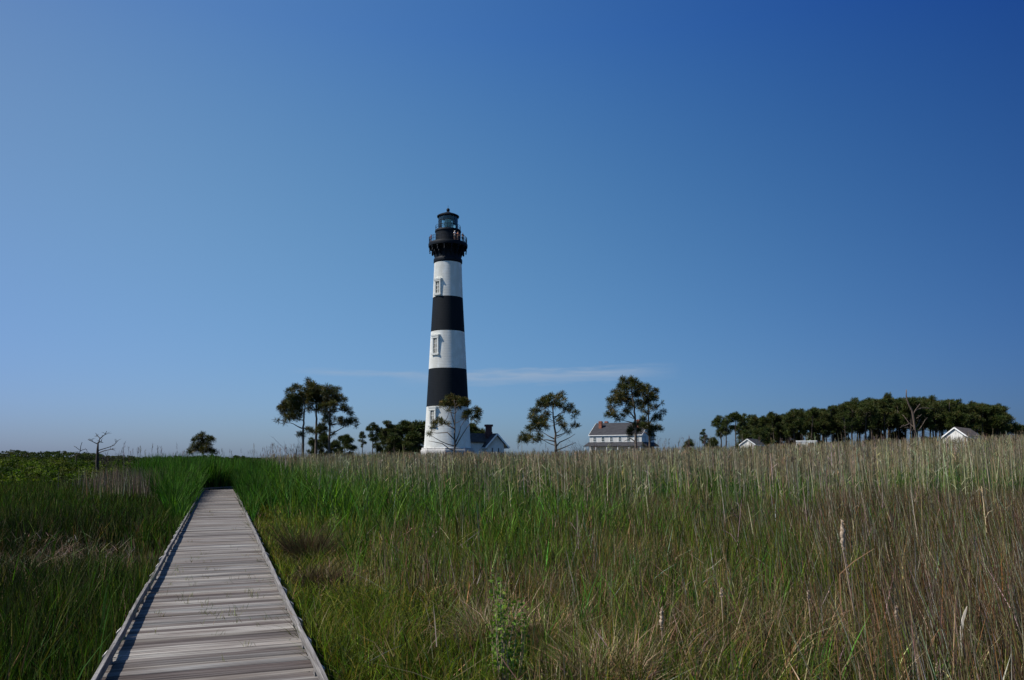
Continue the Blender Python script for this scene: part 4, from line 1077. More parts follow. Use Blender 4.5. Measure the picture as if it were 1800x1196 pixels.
# bushes and bare shrubs
LG = [(0.0398, 0.0646, 0.0077), (0.0597, 0.085, 0.0102), (0.0252, 0.0422, 0.0064), (0.0763, 0.0986, 0.0141), (0.0498, 0.0578, 0.0096)]
DG = [(0.022, 0.034, 0.012), (0.032, 0.046, 0.014), (0.045, 0.058, 0.018), (0.05, 0.05, 0.02)]
def leaf_blob_cloud(centres, radii, dens, size, cols, flat=0.8, jit=0.2):
    ps = []; cl = []
    for c, r_ in zip(centres, radii):
        n_ = max(8, int(dens * r_ * r_)); d = rng.normal(size=(n_, 3)); d /= np.linalg.norm(d, axis=1)[:, None]
        d[:, 2] = np.abs(d[:, 2]) * np.sign(rng.uniform(-0.35, 1, n_))
        ps.append(np.array(c) + d * (r_ * rng.uniform(0.45, 1.05, n_))[:, None] * np.array([1, 1, flat]))
        b0 = palette(1, cols, 0.15)[0]; cl.append(b0[None] * np.exp(rng.normal(0, jit, (n_, 1))))
    ps = np.concatenate(ps); cl = np.concatenate(cl)
    return leaves(ps, size * rng.uniform(0.6, 1.3, len(ps)), cl)
def bush(px, toprow, Y, w_px, label, cols, size=0.16, name='bush'):
    p = P(px, 800, Y); H = P(px, toprow, Y).z; W_ = w_px / F * Y / 2
    r = empty(name, (p.x, p.y, 0)); tag(r, label, 'bush')
    st = MB(); cs = []; rs_ = []
    for i in range(14):
        an = random.uniform(0, 6.28); q = math.sqrt(random.random()); z = H * random.uniform(0.3, 0.86) * (1 - 0.25 * q)
        c = Vector((p.x + W_ * .8 * q * math.cos(an), p.y + W_ * .8 * q * math.sin(an), z)); cs.append(c); rs_.append(W_ * random.uniform(.28, .42))
        st.tube(branch_pts((p.x + random.gauss(0, .1), p.y + random.gauss(0, .1), 0), c, 0.02, 4), [0.04, 0.03, 0.02, 0.008], n=4)
    st.build('stems', M['bark'], r, world=True)
    quads_mesh('foliage', *leaf_blob_cloud(cs, rs_, 420 / max(W_ * W_ * 0.12, 0.05) * 0.35, size, cols), M['leaf'], r)
bush(317, 791, 92, 22, 'dark round bush left of the small pine by the boardwalk', DG, 0.17)
bush(22, 808, 60, 11, 'small bright green bush rising from the low scrub at far left', LG, 0.12)
def bare_shrub(px, toprow, Y, w_px, label, seed, n_=16):
    rs_ = random.Random(seed); p = P(px, 800, Y); H = P(px, toprow, Y).z; W_ = w_px / F * Y / 2
    r = empty('bare_shrub', (p.x, p.y, 0)); tag(r, label, 'shrub', 'bare twiggy shrubs')
    b_ = MB()
    def grow(a_, d, ln_, rad, lv):
        pts = [a_]; dd = d.copy()
        for i in range(4):
            dd = (dd + Vector((rs_.gauss(0, .13), rs_.gauss(0, .13), rs_.gauss(0.02, .08)))).normalized(); pts.append(pts[-1] + dd * ln_ / 4)
        b_.tube(pts, [rad * (1 - .18 * i) for i in range(5)], n=4)
        if lv > 0:
            for i in range(3): grow(pts[rs_.randint(1, 3)], (dd + Vector((rs_.gauss(0, .5), rs_.gauss(0, .5), rs_.gauss(0.1, .3)))).normalized(), ln_ * rs_.uniform(.4, .6), rad * .55, lv - 1)
    for i in range(n_):
        an = rs_.uniform(0, 6.28); sp_ = rs_.uniform(0.05, .75)
        grow(p + Vector((rs_.gauss(0, .15), rs_.gauss(0, .15), -p.z)), Vector((sp_ * math.cos(an) * W_ / H * 1.6, sp_ * math.sin(an) * W_ / H * 1.6, 1)).normalized(), H * rs_.uniform(.6, .95), 0.026, 2)
    b_.build('twigs', M['darkwood'], r, world=True)
bare_shrub(518, 768, 95, 36, 'bare twiggy shrub left of the three tall pines', 1)
bare_shrub(1027, 774, 95, 34, 'bare twiggy shrub between the solitary pine and the white house', 2)
bare_shrub(190, 786, 70, 50, 'bare twiggy shrub right of the dark snag', 3)
bare_shrub(1640, 752, 140, 40, 'bare twiggy shrub left of the larger shed, before the wood', 4)

# low green scrub on the left and distant tree line: masses
cs = []; rs_ = []
for i in range(900):
    Y_ = random.uniform(46, 165) if random.random() < .6 else random.uniform(46, 80); px_ = random.uniform(-60, 470) if random.random() < .7 else random.choice((random.uniform(430, 1000), random.uniform(-700, -60)))
    if px_ > 430 and Y_ < 75: continue
    p = P(px_, 800, Y_); h_ = random.uniform(0.7, 1.8) * min(1, .45 + (Y_ - 46) / 40) * (0.7 + 0.7 * vnoise(p.x, p.y, 7, 3))
    if 330 < px_ < 440: h_ *= 0.9
    o_, a_ = (p.x - BX) * math.cos(BW) + (p.y - BY) * math.sin(BW), 0
    if abs(o_) < 3.5 and Y_ < 66: continue
    for q in range(random.randint(2, 5)):
        r_ = h_ * random.uniform(.24, .46); cs.append((p.x + random.gauss(0, h_ * .5), p.y + random.gauss(0, h_ * .5), h_ * random.uniform(.3, .9))); rs_.append(r_)
arr = leaf_blob_cloud(cs, rs_, 230, 0.20, LG, 0.7, .3)
tag(quads_mesh('scrub', *arr, M['leaf']), 'low yellow green scrub covering the marsh beyond the grass', 'scrub', kind='stuff')
cs = []; rs_ = []
for i in range(1800):
    px_ = random.uniform(-800, 2600); Y_ = random.uniform(240, 330)
    top = np.interp(px_, [-800, -150, 0, 60, 150, 220, 320, 470, 900, 1200, 1950], [786, 788, 790, 792, 795, 799, 799, 801, 799, 796, 780])
    top += 6 * vnoise(px_, 0.0, 28, 5) - 2
    p = P(px_, top, Y_); r_ = random.uniform(0.6, 1.5)
    zc = max(p.z - r_ * random.uniform(.8, 1.8), 0.6)
    cs.append((p.x, p.y, zc)); rs_.append(r_)
    if zc > 2: cs.append((p.x + random.gauss(0, .8), p.y, zc * .45)); rs_.append(r_ * 1.1)
arr = leaf_blob_cloud(cs, rs_, 70, 0.5, DG, 0.8)
cs2 = []; rs2_ = []
for i in range(330):
    px_ = random.uniform(1285, 1790) if random.random() < .88 else random.uniform(640, 745); Y_ = random.uniform(178, 214)
    p = P(px_, 790, Y_); h_ = random.uniform(2.2, 4.6) * (.7 + .6 * vnoise(p.x, p.y, 9, 12)) * (.75 if px_ < 1400 else 1)
    for q in range(3): cs2.append((p.x + random.gauss(0, .8), p.y + random.gauss(0, .6), h_ * random.uniform(.25, .85))); rs2_.append(random.uniform(.6, 1.15))
tag(quads_mesh('undergrowth', *leaf_blob_cloud(cs2, rs2_, 75, 0.34, DG, 0.85), M['leaf']), 'dark leafy undergrowth between the trunks of the pine wood', 'undergrowth', kind='stuff')
tag(quads_mesh('distant_treeline', *arr, M['leaf']), 'distant line of dark trees and scrub along the horizon', 'treeline', kind='stuff')

# ------------------------------------------------------------------ marsh vegetation
CB, SB = math.cos(BW), math.sin(BW)
def oa(x, y):
    """offset across and distance along the boardwalk"""
    return (x - BX) * CB + (y - BY) * SB, -(x - BX) * SB + (y - BY) * CB
def cand(y0, y1, dens, side, half=1.0):
    """random ground points in the view sector between two distances, on one side of the walk"""
    n_ = int(dens * (y1 * y1 - y0 * y0) * half)
    y = np.sqrt(rng.uniform(y0 * y0, y1 * y1, n_)); x = rng.uniform(-half, half, n_) * y
    o, a = oa(x, y)
    k = (o > 0.97) if side > 0 else ((o < -0.97) if side < 0 else ((np.abs(o) > 0.97) | (a > END + 1.0)))
    # keep clear of the bent end of the walk
    ex, ey = math.sin(-TURN), math.cos(-TURN)
    do = o - 0.0; da = a - END
    t = do * ex + da * ey; q = np.abs(do * ey - da * ex)
    k &= ~((q < 1.15) & (t > -0.6) & (t < 17))
    k &= ~((a > END - 1) & (a < END + 1.2) & (np.abs(o) < 1.1))
    return x[k], y[k], o[k], a[k]
def keep(p, *arrs):
    k = rng.random(len(p)) < p
    return [z[k] for z in arrs]
def field(name, parts, mat, label, cat_):
    return tag(quads_mesh(name, *cat(parts), M[mat]), label, cat_, kind='stuff')
def col_of(x, y):
    """photo column of a ground point"""
    return 900 + x / y * F
GREEN_SOFT = [(0.0776, 0.1051, 0.0097), (0.1035, 0.1174, 0.0118), (0.0544, 0.0914, 0.0086), (0.1359, 0.1211, 0.0193), (0.0285, 0.0494, 0.0064)]
DRY_SOFT = [(0.1792, 0.1288, 0.0672), (0.1344, 0.0952, 0.0504), (0.2352, 0.1792, 0.1008), (0.1008, 0.0728, 0.0392)]
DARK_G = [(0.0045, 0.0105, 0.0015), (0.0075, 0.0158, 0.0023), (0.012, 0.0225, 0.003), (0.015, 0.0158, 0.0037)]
CAT_G = [(0.0328, 0.0808, 0.0114), (0.0483, 0.1014, 0.0133), (0.0725, 0.1294, 0.0171), (0.0174, 0.0476, 0.0114), (0.0869, 0.1345, 0.0209)]
BRIGHT_G = [(0.0246, 0.0649, 0.0083), (0.0355, 0.0855, 0.0107), (0.017, 0.0475, 0.0074), (0.0512, 0.103, 0.0149)]
TAN = [(0.247, 0.2117, 0.1353), (0.1764, 0.1529, 0.0941), (0.3528, 0.3081, 0.2117), (0.1176, 0.1, 0.0612), (0.2234, 0.1764, 0.0917)]
RUSH_B = [(0.0991, 0.0716, 0.0389), (0.1487, 0.1194, 0.0717), (0.0615, 0.0391, 0.0174), (0.1288, 0.076, 0.0266), (0.228, 0.2063, 0.1485), (0.0446, 0.0325, 0.0184)]

# 1. soft meadow grass on the right of the walk
parts = []
for (y0, y1, dn, w_) in ((4.5, 10, 620, .009), (10, 16, 380, .012), (16, 24, 210, .017), (24, 34, 80, .024)):
    x, y, o, a = cand(y0, y1, dn, 1)
    pc = col_of(x, y)
    dens = np.interp(pc, [300, 700, 950, 1350, 1500], [1.0, 1.0, .6, .5, .35]) * (0.45 + 0.75 * vnoise(x, y, 1.1, 9))
    x, y, o, a, pc = keep(np.clip(dens, 0, 1), x, y, o, a, pc)
    n_ = len(x)
    dry = sstep(0.42, 0.72, vnoise(x, y, 2.6, 21) * 0.7 + vnoise(x, y, 0.8, 22) * 0.3 + 0.16 * sstep(600, 900, pc) - 0.22 * (1 - sstep(1.2, 3.2, o)))
    isdry = rng.random(n_) < 0.12 + 0.75 * dry
    c = np.where(isdry[:, None], palette(n_, DRY_SOFT), palette(n_, GREEN_SOFT))
    h = (0.30 + 0.32 * vnoise(x, y, 2.0, 5) + 0.16 * rng.random(n_)) * (0.85 + 0.3 * sstep(2, 6, o)) * np.where(o < 1.6, 0.8, 1)
    az_ = 2 * np.pi * vnoise(x, y, 0.9, 31) * 1.6 + rng.normal(0, 1.5, n_)
    parts.append(blades(np.stack([x, y, np.zeros(n_)], 1), h * 1.25, np.full(n_, w_) * rng.uniform(.7, 1.2, n_), az_, rng.uniform(0.0, 0.35, n_), rng.uniform(0.05, 0.75, n_), c))
field('meadow_grass', parts, 'leaf', 'soft green and straw coloured grass right of the boardwalk', 'grass')

# 2. dark rush on the left of the walk, with a beaten-down straw patch
parts = []
for (y0, y1, dn, w_) in ((4.5, 10, 560, .009), (10, 17, 340, .012), (17, 28, 170, .017), (28, 46, 80, .026), (46, 62, 45, .036)):
    x, y, o, a = cand(y0, y1, dn, -1)
    pc = col_of(x, y)
    st = np.exp(-((x + 8.4) / 2.1) ** 2 - ((y - 15.6) / 2.6) ** 2)
    x, y, o, a, st = keep(np.clip((0.5 + 0.6 * vnoise(x, y, 1.3, 8)) * (1 - 0.75 * st), 0, 1), x, y, o, a, st)
    n_ = len(x)
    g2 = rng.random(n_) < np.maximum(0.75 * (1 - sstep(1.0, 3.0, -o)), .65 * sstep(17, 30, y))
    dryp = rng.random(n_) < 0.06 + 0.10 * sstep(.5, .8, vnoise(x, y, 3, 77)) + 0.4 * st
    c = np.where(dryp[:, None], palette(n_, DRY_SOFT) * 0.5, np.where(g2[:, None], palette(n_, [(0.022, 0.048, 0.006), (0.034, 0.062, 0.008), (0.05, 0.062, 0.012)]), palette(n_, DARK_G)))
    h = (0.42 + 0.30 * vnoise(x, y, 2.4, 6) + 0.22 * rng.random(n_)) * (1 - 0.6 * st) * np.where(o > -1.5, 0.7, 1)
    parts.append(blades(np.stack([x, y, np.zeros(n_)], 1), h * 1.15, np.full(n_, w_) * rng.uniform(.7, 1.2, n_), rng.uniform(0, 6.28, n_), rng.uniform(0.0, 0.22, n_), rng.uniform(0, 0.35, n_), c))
    # a few taller bright leaves standing out of it
    x, y, o, a = cand(y0, y1, 1.6, -1); n_ = len(x)
    parts.append(blades(np.stack([x, y, np.zeros(n_)], 1), rng.uniform(.6, 1.0, n_), rng.uniform(.012, .02, n_), rng.uniform(0, 6.28, n_), rng.uniform(0, .3, n_), rng.uniform(0, .5, n_), palette(n_, BRIGHT_G)))
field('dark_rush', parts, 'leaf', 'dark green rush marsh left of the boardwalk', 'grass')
n_ = 12000
x = -8.3 + rng.normal(0, 2.1, n_); y = 15.2 + rng.normal(0, 2.3, n_); z = rng.uniform(0.08, 0.46, n_)
o, a = oa(x, y); k = (o < -1.5) & (rng.random(n_) < sstep(.42, .68, vnoise(x, y, 1.1, 78))); x, y, z = x[k], y[k], z[k]; n_ = len(x)
parts = [blades(np.stack([x, y, z], 1), rng.uniform(.08, .26, n_), rng.uniform(.003, .006, n_), rng.uniform(0, 6.28, n_), rng.uniform(.3, 1.9, n_), rng.uniform(-.2, .5, n_), palette(n_, [(0.20, 0.155, 0.105), (0.13, 0.095, 0.06), (0.32, 0.26, 0.195)], .46), segs=2)]
field('flattened_straw', parts, 'straw', 'pale flattened dead straw lying in the dark rush', 'straw')

# 3. brown dry rush, thick at lower right
parts = []
for (y0, y1, dn, w_) in ((5, 10, 250, .0085), (10, 16, 200, .011), (16, 25, 115, .015), (25, 32, 40, .02)):
    x, y, o, a = cand(y0, y1, dn, 1)
    pc = col_of(x, y)
    cl = vnoise(x, y, 3.0, 41) * .65 + vnoise(x, y, 1.0, 42) * .35
    edge = np.interp(y, [5, 9, 13, 18, 24, 32], [1560, 1480, 1400, 1220, 1080, 1250])
    pr_ = sstep(-170, 170, pc - edge + (cl - .5) * 320) * (0.30 + 0.8 * cl)
    pr_ = np.maximum(pr_, 0.09 * sstep(.5, .75, cl) * (pc > 780))
    pr_ *= 1 - 0.8 * sstep(25, 32, y)
    x, y, o, a, pc = keep(np.clip(pr_, 0, 1), x, y, o, a, pc); n_ = len(x)
    h = (0.85 + 0.35 * vnoise(x, y, 2.5, 43) + 0.25 * rng.random(n_)) * np.interp(y, [5, 9, 14, 22], [.72, .9, 1.08, 1.15]) * np.where(pc > 1450, 1.05, .85)
    az_ = np.where(rng.random(n_) < .75, np.pi + rng.normal(0, .6, n_), rng.uniform(0, 6.28, n_))
    parts.append(blades(np.stack([x, y, np.zeros(n_)], 1), h, np.full(n_, w_) * rng.uniform(.7, 1.3, n_), az_, np.abs(rng.normal(0.08, .14, n_)), rng.uniform(0, .16, n_), palette(n_, RUSH_B), segs=2))
field('brown_rush', parts, 'straw', 'thick brown dry rush filling the lower right of the marsh', 'rush')

# thin upright rushes, green and straw mixed, in the middle ground
parts = []
for (y0, y1, dn, w_) in ((5, 10, 170, .009), (10, 16, 150, .011), (16, 25, 110, .016), (25, 34, 45, .022)):
    x, y, o, a = cand(y0, y1, dn, 1)
    pc = col_of(x, y)
    cl = vnoise(x, y, 1.6, 91) * .6 + vnoise(x, y, .5, 92) * .4
    pr_ = sstep(520, 1000, pc + (cl - .5) * 500) * (.25 + .9 * cl) * np.interp(pc, [300, 1400, 1600, 1900], [1, 1, .45, .35]) * np.where(o < 2.5, .3, 1)
    x, y, o, a, pc, cl = keep(np.clip(pr_, 0, 1), x, y, o, a, pc, cl); n_ = len(x)
    g_ = rng.random(n_) < .35 + .5 * sstep(.4, .65, vnoise(x, y, 2.2, 93))
    c = np.where(g_[:, None], palette(n_, [(0.060, 0.100, 0.010), (0.090, 0.124, 0.012), (0.034, 0.066, 0.008), (0.115, 0.14, 0.018)], .46), palette(n_, RUSH_B + DRY_SOFT, .5))
    h = (.5 + .55 * vnoise(x, y, 1.9, 94) + .25 * rng.random(n_)) * np.interp(y, [5, 9, 15, 25, 34], [.72, .85, 1.0, 1.15, 1.25])
    parts.append(blades(np.stack([x, y, np.zeros(n_)], 1), h, np.full(n_, w_) * rng.uniform(.6, 1.4, n_), rng.uniform(0, 6.28, n_), np.abs(rng.normal(0, .11, n_)), rng.uniform(0, .18, n_), c, segs=2))
    # broken stalks at odd angles
    x, y, o, a = cand(y0, y1, 5, 1); k = col_of(x, y) > 620; x, y = x[k], y[k]; n_ = len(x)
    parts.append(blades(np.stack([x, y, rng.uniform(.05, .55, n_)], 1), rng.uniform(.12, .35, n_), np.full(n_, w_ * 1.3), rng.uniform(0, 6.28, n_), rng.uniform(.6, 2.4, n_), rng.uniform(-.2, .3, n_), palette(n_, [(0.3, 0.25, 0.19), (0.2, 0.15, 0.10), (0.24, 0.2, 0.16)]), segs=2))
field('green_rush', parts, 'leaf', 'thin upright green and straw rushes filling the middle of the marsh', 'rush')

# 4. cattail and reed leaves
def leafy(x, y, H, w_, cols, nb=3, spread=.28, curl=(.05, .45)):
    n_ = len(x); X = np.repeat(x, nb) + rng.normal(0, .04, n_ * nb); Y = np.repeat(y, nb) + rng.normal(0, .04, n_ * nb); HH = np.repeat(H, nb) * rng.uniform(.6, 1.0, n_ * nb)
    N = n_ * nb
    return blades(np.stack([X, Y, np.zeros(N)], 1), HH, np.repeat(np.broadcast_to(w_, (n_,)), nb) * rng.uniform(.7, 1.2, N), rng.uniform(0, 6.28, N), rng.uniform(0, spread, N), rng.uniform(*curl, N), np.repeat(palette(n_, cols), nb, 0) * np.exp(rng.normal(0, .12, (N, 1))))
parts = []
for (y0, y1, dn, w_) in ((6, 12, 18, .016), (12, 18, 22, .020), (18, 27, 30, .025), (27, 42, 30, .032), (42, 66, 18, .044)):
    x, y, o, a = cand(y0, y1, dn, 1)
    cl = vnoise(x, y, 2.2, 51) * .6 + vnoise(x, y, .8, 52) * .4; pc = col_of(x, y)
    pr_ = (0.15 + 0.85 * sstep(.38, .68, cl)) * np.where(y < 16, 0.35 + 0.5 * sstep(700, 1000, pc), 1.0) * np.where(o < 3, .6 * sstep(1.4, 3, o) * (y > 12), 1) * (1 - .3 * (pc > 1450) * (y < 20))
    x, y, o, a = keep(np.clip(pr_, 0, 1), x, y, o, a); n_ = len(x)
    H = np.interp(y, [6, 12, 18, 24, 40, 66], [.85, 1.05, 1.35, 1.8, 2.12, 2.2]) * rng.uniform(.75, 1.15, n_) * (0.8 + 0.4 * vnoise(x, y, 6, 53))
    parts.append(leafy(x, y, H, w_, CAT_G))
# bright wall of leaves hugging both sides of the walk further on, and round its bend
x, y, o, a = cand(20, 66, 75, 0)
lim = 1.1 + 1.5 * sstep(22, 46, a) + 0.6 * vnoise(x, y, 4, 55) + 1.6 * (a > END - 2)
pr_ = ((a > 24 + 4 * vnoise(x, y, 3, 56)) & (np.abs(o) < np.where(o > 0, lim * .8, lim)) & (a < 66)) * np.clip(.35 + sstep(24, 36, a), 0, 1)
x, y, o, a = keep(pr_, x, y, o, a); n_ = len(x)
H = np.interp(a, [24, 34, 44, 52, 66], [1.1, 1.65, 2.15, 2.45, 2.45]) * rng.uniform(.75, 1.1, n_) * np.where((np.abs(o) < 1.4) & (a < END), .85, 1) * np.where(o > 0, .93, 1) * np.where(a > END, 1.03, 1)
parts.append(leafy(x, y, H, np.interp(y, [20, 60], [.026, .046]), BRIGHT_G, nb=4, spread=.2, curl=(.0, .35)))
field('cattail_leaves', parts, 'leaf', 'upright green cattail and reed leaves across the marsh', 'reeds')

# 5. dead reed stalks, tops making the ragged skyline of the marsh
def reed_height(x, y):
    pc = col_of(x, y)
    top = np.interp(pc, [380, 430, 480, 620, 900, 1050, 1180, 1300, 1500, 1650, 1800, 2000], [812, 803, 796, 794, 793, 789.5, 784.5, 782, 772, 766, 761, 757])
    return EYE + (HORIZON - top) / F * y
parts = []; pl_pos = []; lf = []
for (y0, y1, dn, w_) in ((14, 23, 8, .013), (23, 30, 13, .015), (30, 42, 10, .019), (42, 60, 9, .025), (60, 84, 8, .035)):
    x, y, o, a = cand(y0, y1, dn, 1)
    pc = col_of(x, y)
    cl = vnoise(x, y, 3.2, 61) * .6 + vnoise(x, y, 1.1, 62) * .4
    pr_ = (0.3 + .7 * sstep(.25, .6, cl)) * sstep(2.5, 6.5, o) * np.interp(y, [16, 22, 30], [.12, .55, 1]) * np.where(y > 30, 1.25, 1.0)
    x, y, o, a, pc = keep(np.clip(pr_, 0, 1), x, y, o, a, pc); n_ = len(x)
    Hf = reed_height(x, np.maximum(y, 26))
    Hf = np.minimum(Hf, EYE + (HORIZON - np.interp(pc, [380, 900, 1300, 1800], [800, 788, 774, 754])) / F * y)
    H = Hf * np.clip(1.0 - np.abs(rng.normal(0, .13, n_)), .5, 1) * np.interp(y, [16, 24, 34], [.62, .82, 1.0])
    tall = rng.random(n_) < .035; H = np.where(tall, H * rng.uniform(1.04, 1.17, n_), H)
    ln_ = np.abs(rng.normal(.03, .06, n_)); az_ = np.where(rng.random(n_) < .7, np.pi + rng.normal(0, .7, n_), rng.uniform(0, 6.28, n_))
    c = palette(n_, TAN, .36) * (.72 + .5 * vnoise(x, y, 5, 68))[:, None] * (1 - np.array([.22, .08, .2]) * sstep(.5, .8, vnoise(x, y, 4, 69))[:, None])
    parts.append(blades(np.stack([x, y, np.zeros(n_)], 1), H, np.full(n_, w_) * rng.uniform(.7, 1.3, n_), az_, ln_, rng.uniform(0, .06, n_), c, segs=2, prof=np.array([1, .9, .35])))
    # dry leaves along the stalk
    for rep_ in range(2):
        k = rng.random(n_) < .7; m = k.sum(); zz = H[k] * rng.uniform(.35, .9, m); dx = ln_[k] * zz
        parts.append(blades(np.stack([x[k] + np.cos(az_[k]) * dx, y[k] + np.sin(az_[k]) * dx, zz], 1), rng.uniform(.15, .34, m), np.full(m, w_ * 1.1), rng.uniform(0, 6.28, m), rng.uniform(.3, .9, m), rng.uniform(0, 1.2, m), c[k] * .9, segs=2))
    # feathery plumes on some
    k = rng.random(n_) < .16; m = k.sum()
    if m:
        bx_ = x[k] + np.cos(az_[k]) * ln_[k] * H[k]; by_ = y[k] + np.sin(az_[k]) * ln_[k] * H[k]; bz_ = H[k] * .97
        for q in range(7):
            f_ = q / 7 * .26
            parts.append(blades(np.stack([bx_, by_, bz_ - .2 + f_], 1), rng.uniform(.10, .2, m), np.full(m, w_ * .8), rng.uniform(0, 6.28, m), rng.uniform(.1, .5, m), rng.uniform(0, .8, m), c[k] * np.array([.72, .62, .56]), segs=1))
# grey purple dead reeds on the left, and a few tall ones behind them
x, y, o, a = cand(30, 54, 120, -1); pc = col_of(x, y)
pr_ = (.55 + .45 * vnoise(x, y, 1.2, 66)) * sstep(-90, 70, pc - 215 + 110 * (vnoise(x, y, 3, 64) - .5)) * (1 - sstep(310, 345, pc)) * sstep(31, 41, y + 4 * vnoise(x, y, 2, 67)) * (1 - sstep(48, 54, y)) * (o < -2.2)
x, y, o, a = keep(pr_, x, y, o, a); n_ = len(x)
parts.append(blades(np.stack([x, y, np.zeros(n_)], 1), rng.uniform(1.1, 1.85, n_), np.full(n_, .02), rng.uniform(0, 6.28, n_), np.abs(rng.normal(.03, .06, n_)), rng.uniform(0, .1, n_), palette(n_, [(0.14, 0.108, 0.08), (0.20, 0.16, 0.12), (0.085, 0.065, 0.045), (0.05, 0.07, 0.015)]), segs=2))
for (c0, c1, n_, ya, yb, t0, t1) in ((215, 335, 26, 46, 58, 776, 800), (440, 520, 46, 45, 70, 778, 797), (380, 440, 8, 60, 72, 788, 801), (880, 1200, 40, 50, 75, 776, 792), (1150, 1220, 26, 50, 70, 768, 786), (1200, 1800, 120, 45, 70, 762, 778)):
    pc = rng.uniform(c0, c1, n_); y = rng.uniform(ya, yb, n_); x = (pc - 900) / F * y
    H = EYE + (HORIZON - rng.uniform(t0, t1, n_)) / F * y
    c = palette(n_, [(0.17, 0.14, 0.11), (0.12, 0.095, 0.075)]); az_ = rng.uniform(0, 6.28, n_); ln_ = np.abs(rng.normal(.02, .05, n_))
    parts.append(blades(np.stack([x, y, np.zeros(n_)], 1), H, np.full(n_, .022), az_, ln_, rng.uniform(0, .05, n_), c, segs=2, prof=np.array([1, .9, .4])))
    for q in range(9):
        parts.append(blades(np.stack([x + np.cos(az_) * ln_ * H, y + np.sin(az_) * ln_ * H, H * .97 - .24 + q * .035], 1), rng.uniform(.10, .2, n_), np.full(n_, .022), rng.uniform(0, 6.28, n_), rng.uniform(.1, .4, n_), rng.uniform(0, .6, n_), c * .7, segs=1))
field('dead_reeds', parts, 'straw', 'tall dead tan reed stalks with thin plumes across the marsh', 'reeds')

# 6. grass poking up through the boards
parts = []
for i in range(70):
    a_ = random.choice((random.gauss(10.5, 1.2), random.gauss(14.5, 1.6), random.uniform(6.5, 30))); o_ = random.uniform(-.75, .8)
    p = bw_world(o_, a_); m = random.randint(3, 9)
    X = np.full(m, p.x) + rng.normal(0, .05, m) * CB; Y = np.full(m, p.y) + rng.normal(0, .05, m) * SB
    parts.append(blades(np.stack([X, Y, np.full(m, DECK_Z - .01)], 1), rng.uniform(.04, .13, m), np.full(m, .005), rng.uniform(0, 6.28, m), rng.uniform(0, .6, m), rng.uniform(0, .6, m), palette(m, [(0.13, 0.13, 0.05), (0.09, 0.11, 0.035), (0.2, 0.17, 0.09)]), segs=2))
field('sprouts', parts, 'leaf', 'thin grass sprouts between the boards of the boardwalk', 'grass')

# ------------------------------------------------------------------ plants one can pick out
def tussock(px, py, rad, h, label, cols, n_=2200):
    p = G(px, py, h * .5); r = empty('grass_tussock', (p.x, p.y, 0)); tag(r, label, 'tussock', 'dry grass tussocks')
    an = rng.uniform(0, 6.28, n_); q = np.sqrt(rng.random(n_)); ks = rng.integers(0, 6, n_)
    sx_ = rng.normal(0, .32, 6) * rad; sy_ = rng.normal(0, .25, 6) * rad; sh_ = rng.uniform(.55, 1.05, 6)
    x = p.x + sx_[ks] + rad * .3 * q * np.cos(an); y = p.y + sy_[ks] + rad * .3 * q * np.sin(an)
    kk = oa(x, y)[0] > 1.25; x, y, an, q, ks = x[kk], y[kk], an[kk], q[kk], ks[kk]; n_ = len(x)
    H = h * sh_[ks] * rng.uniform(.45, 1.1, n_) * (0.6 + 0.8 * vnoise(x, y, .22, 71)); az2 = an + rng.normal(0, .9, n_)
    quads_mesh('blades', *blades(np.stack([x, y, np.zeros(n_)], 1), H, np.full(n_, .006), az2, .1 + .22 * q, rng.uniform(.1, .8, n_), palette(n_, cols)), M['straw'], r)
TB = [(0.0574, 0.0382, 0.0214), (0.0842, 0.0574, 0.0321), (0.0382, 0.0275, 0.0153), (0.0459, 0.0536, 0.0168)]
TL_ = [(0.2688, 0.1882, 0.1075), (0.3584, 0.2598, 0.1613), (0.1792, 0.1218, 0.0717), (0.1254, 0.1523, 0.0448)]
tussock(535, 950, .7, 1.1, 'round dark brown grass tussock nearest the boardwalk', TB)
tussock(562, 1003, .55, .85, 'small brown grass tussock just below the round dark one', TB, 1500)
tussock(858, 1105, .55, .66, 'pale straw tussock under the bright leafy bush', TL_)
tussock(985, 1095, .6, .75, 'pale straw tussock right of the bright leafy bush', TL_)
tussock(700, 1120, .5, .5, 'low brown tussock in the green grass midway to the leafy bush', TB, 1200)
tussock(1065, 1170, .5, .7, 'reddish straw tussock at the bottom edge of the photo', TL_, 1600)

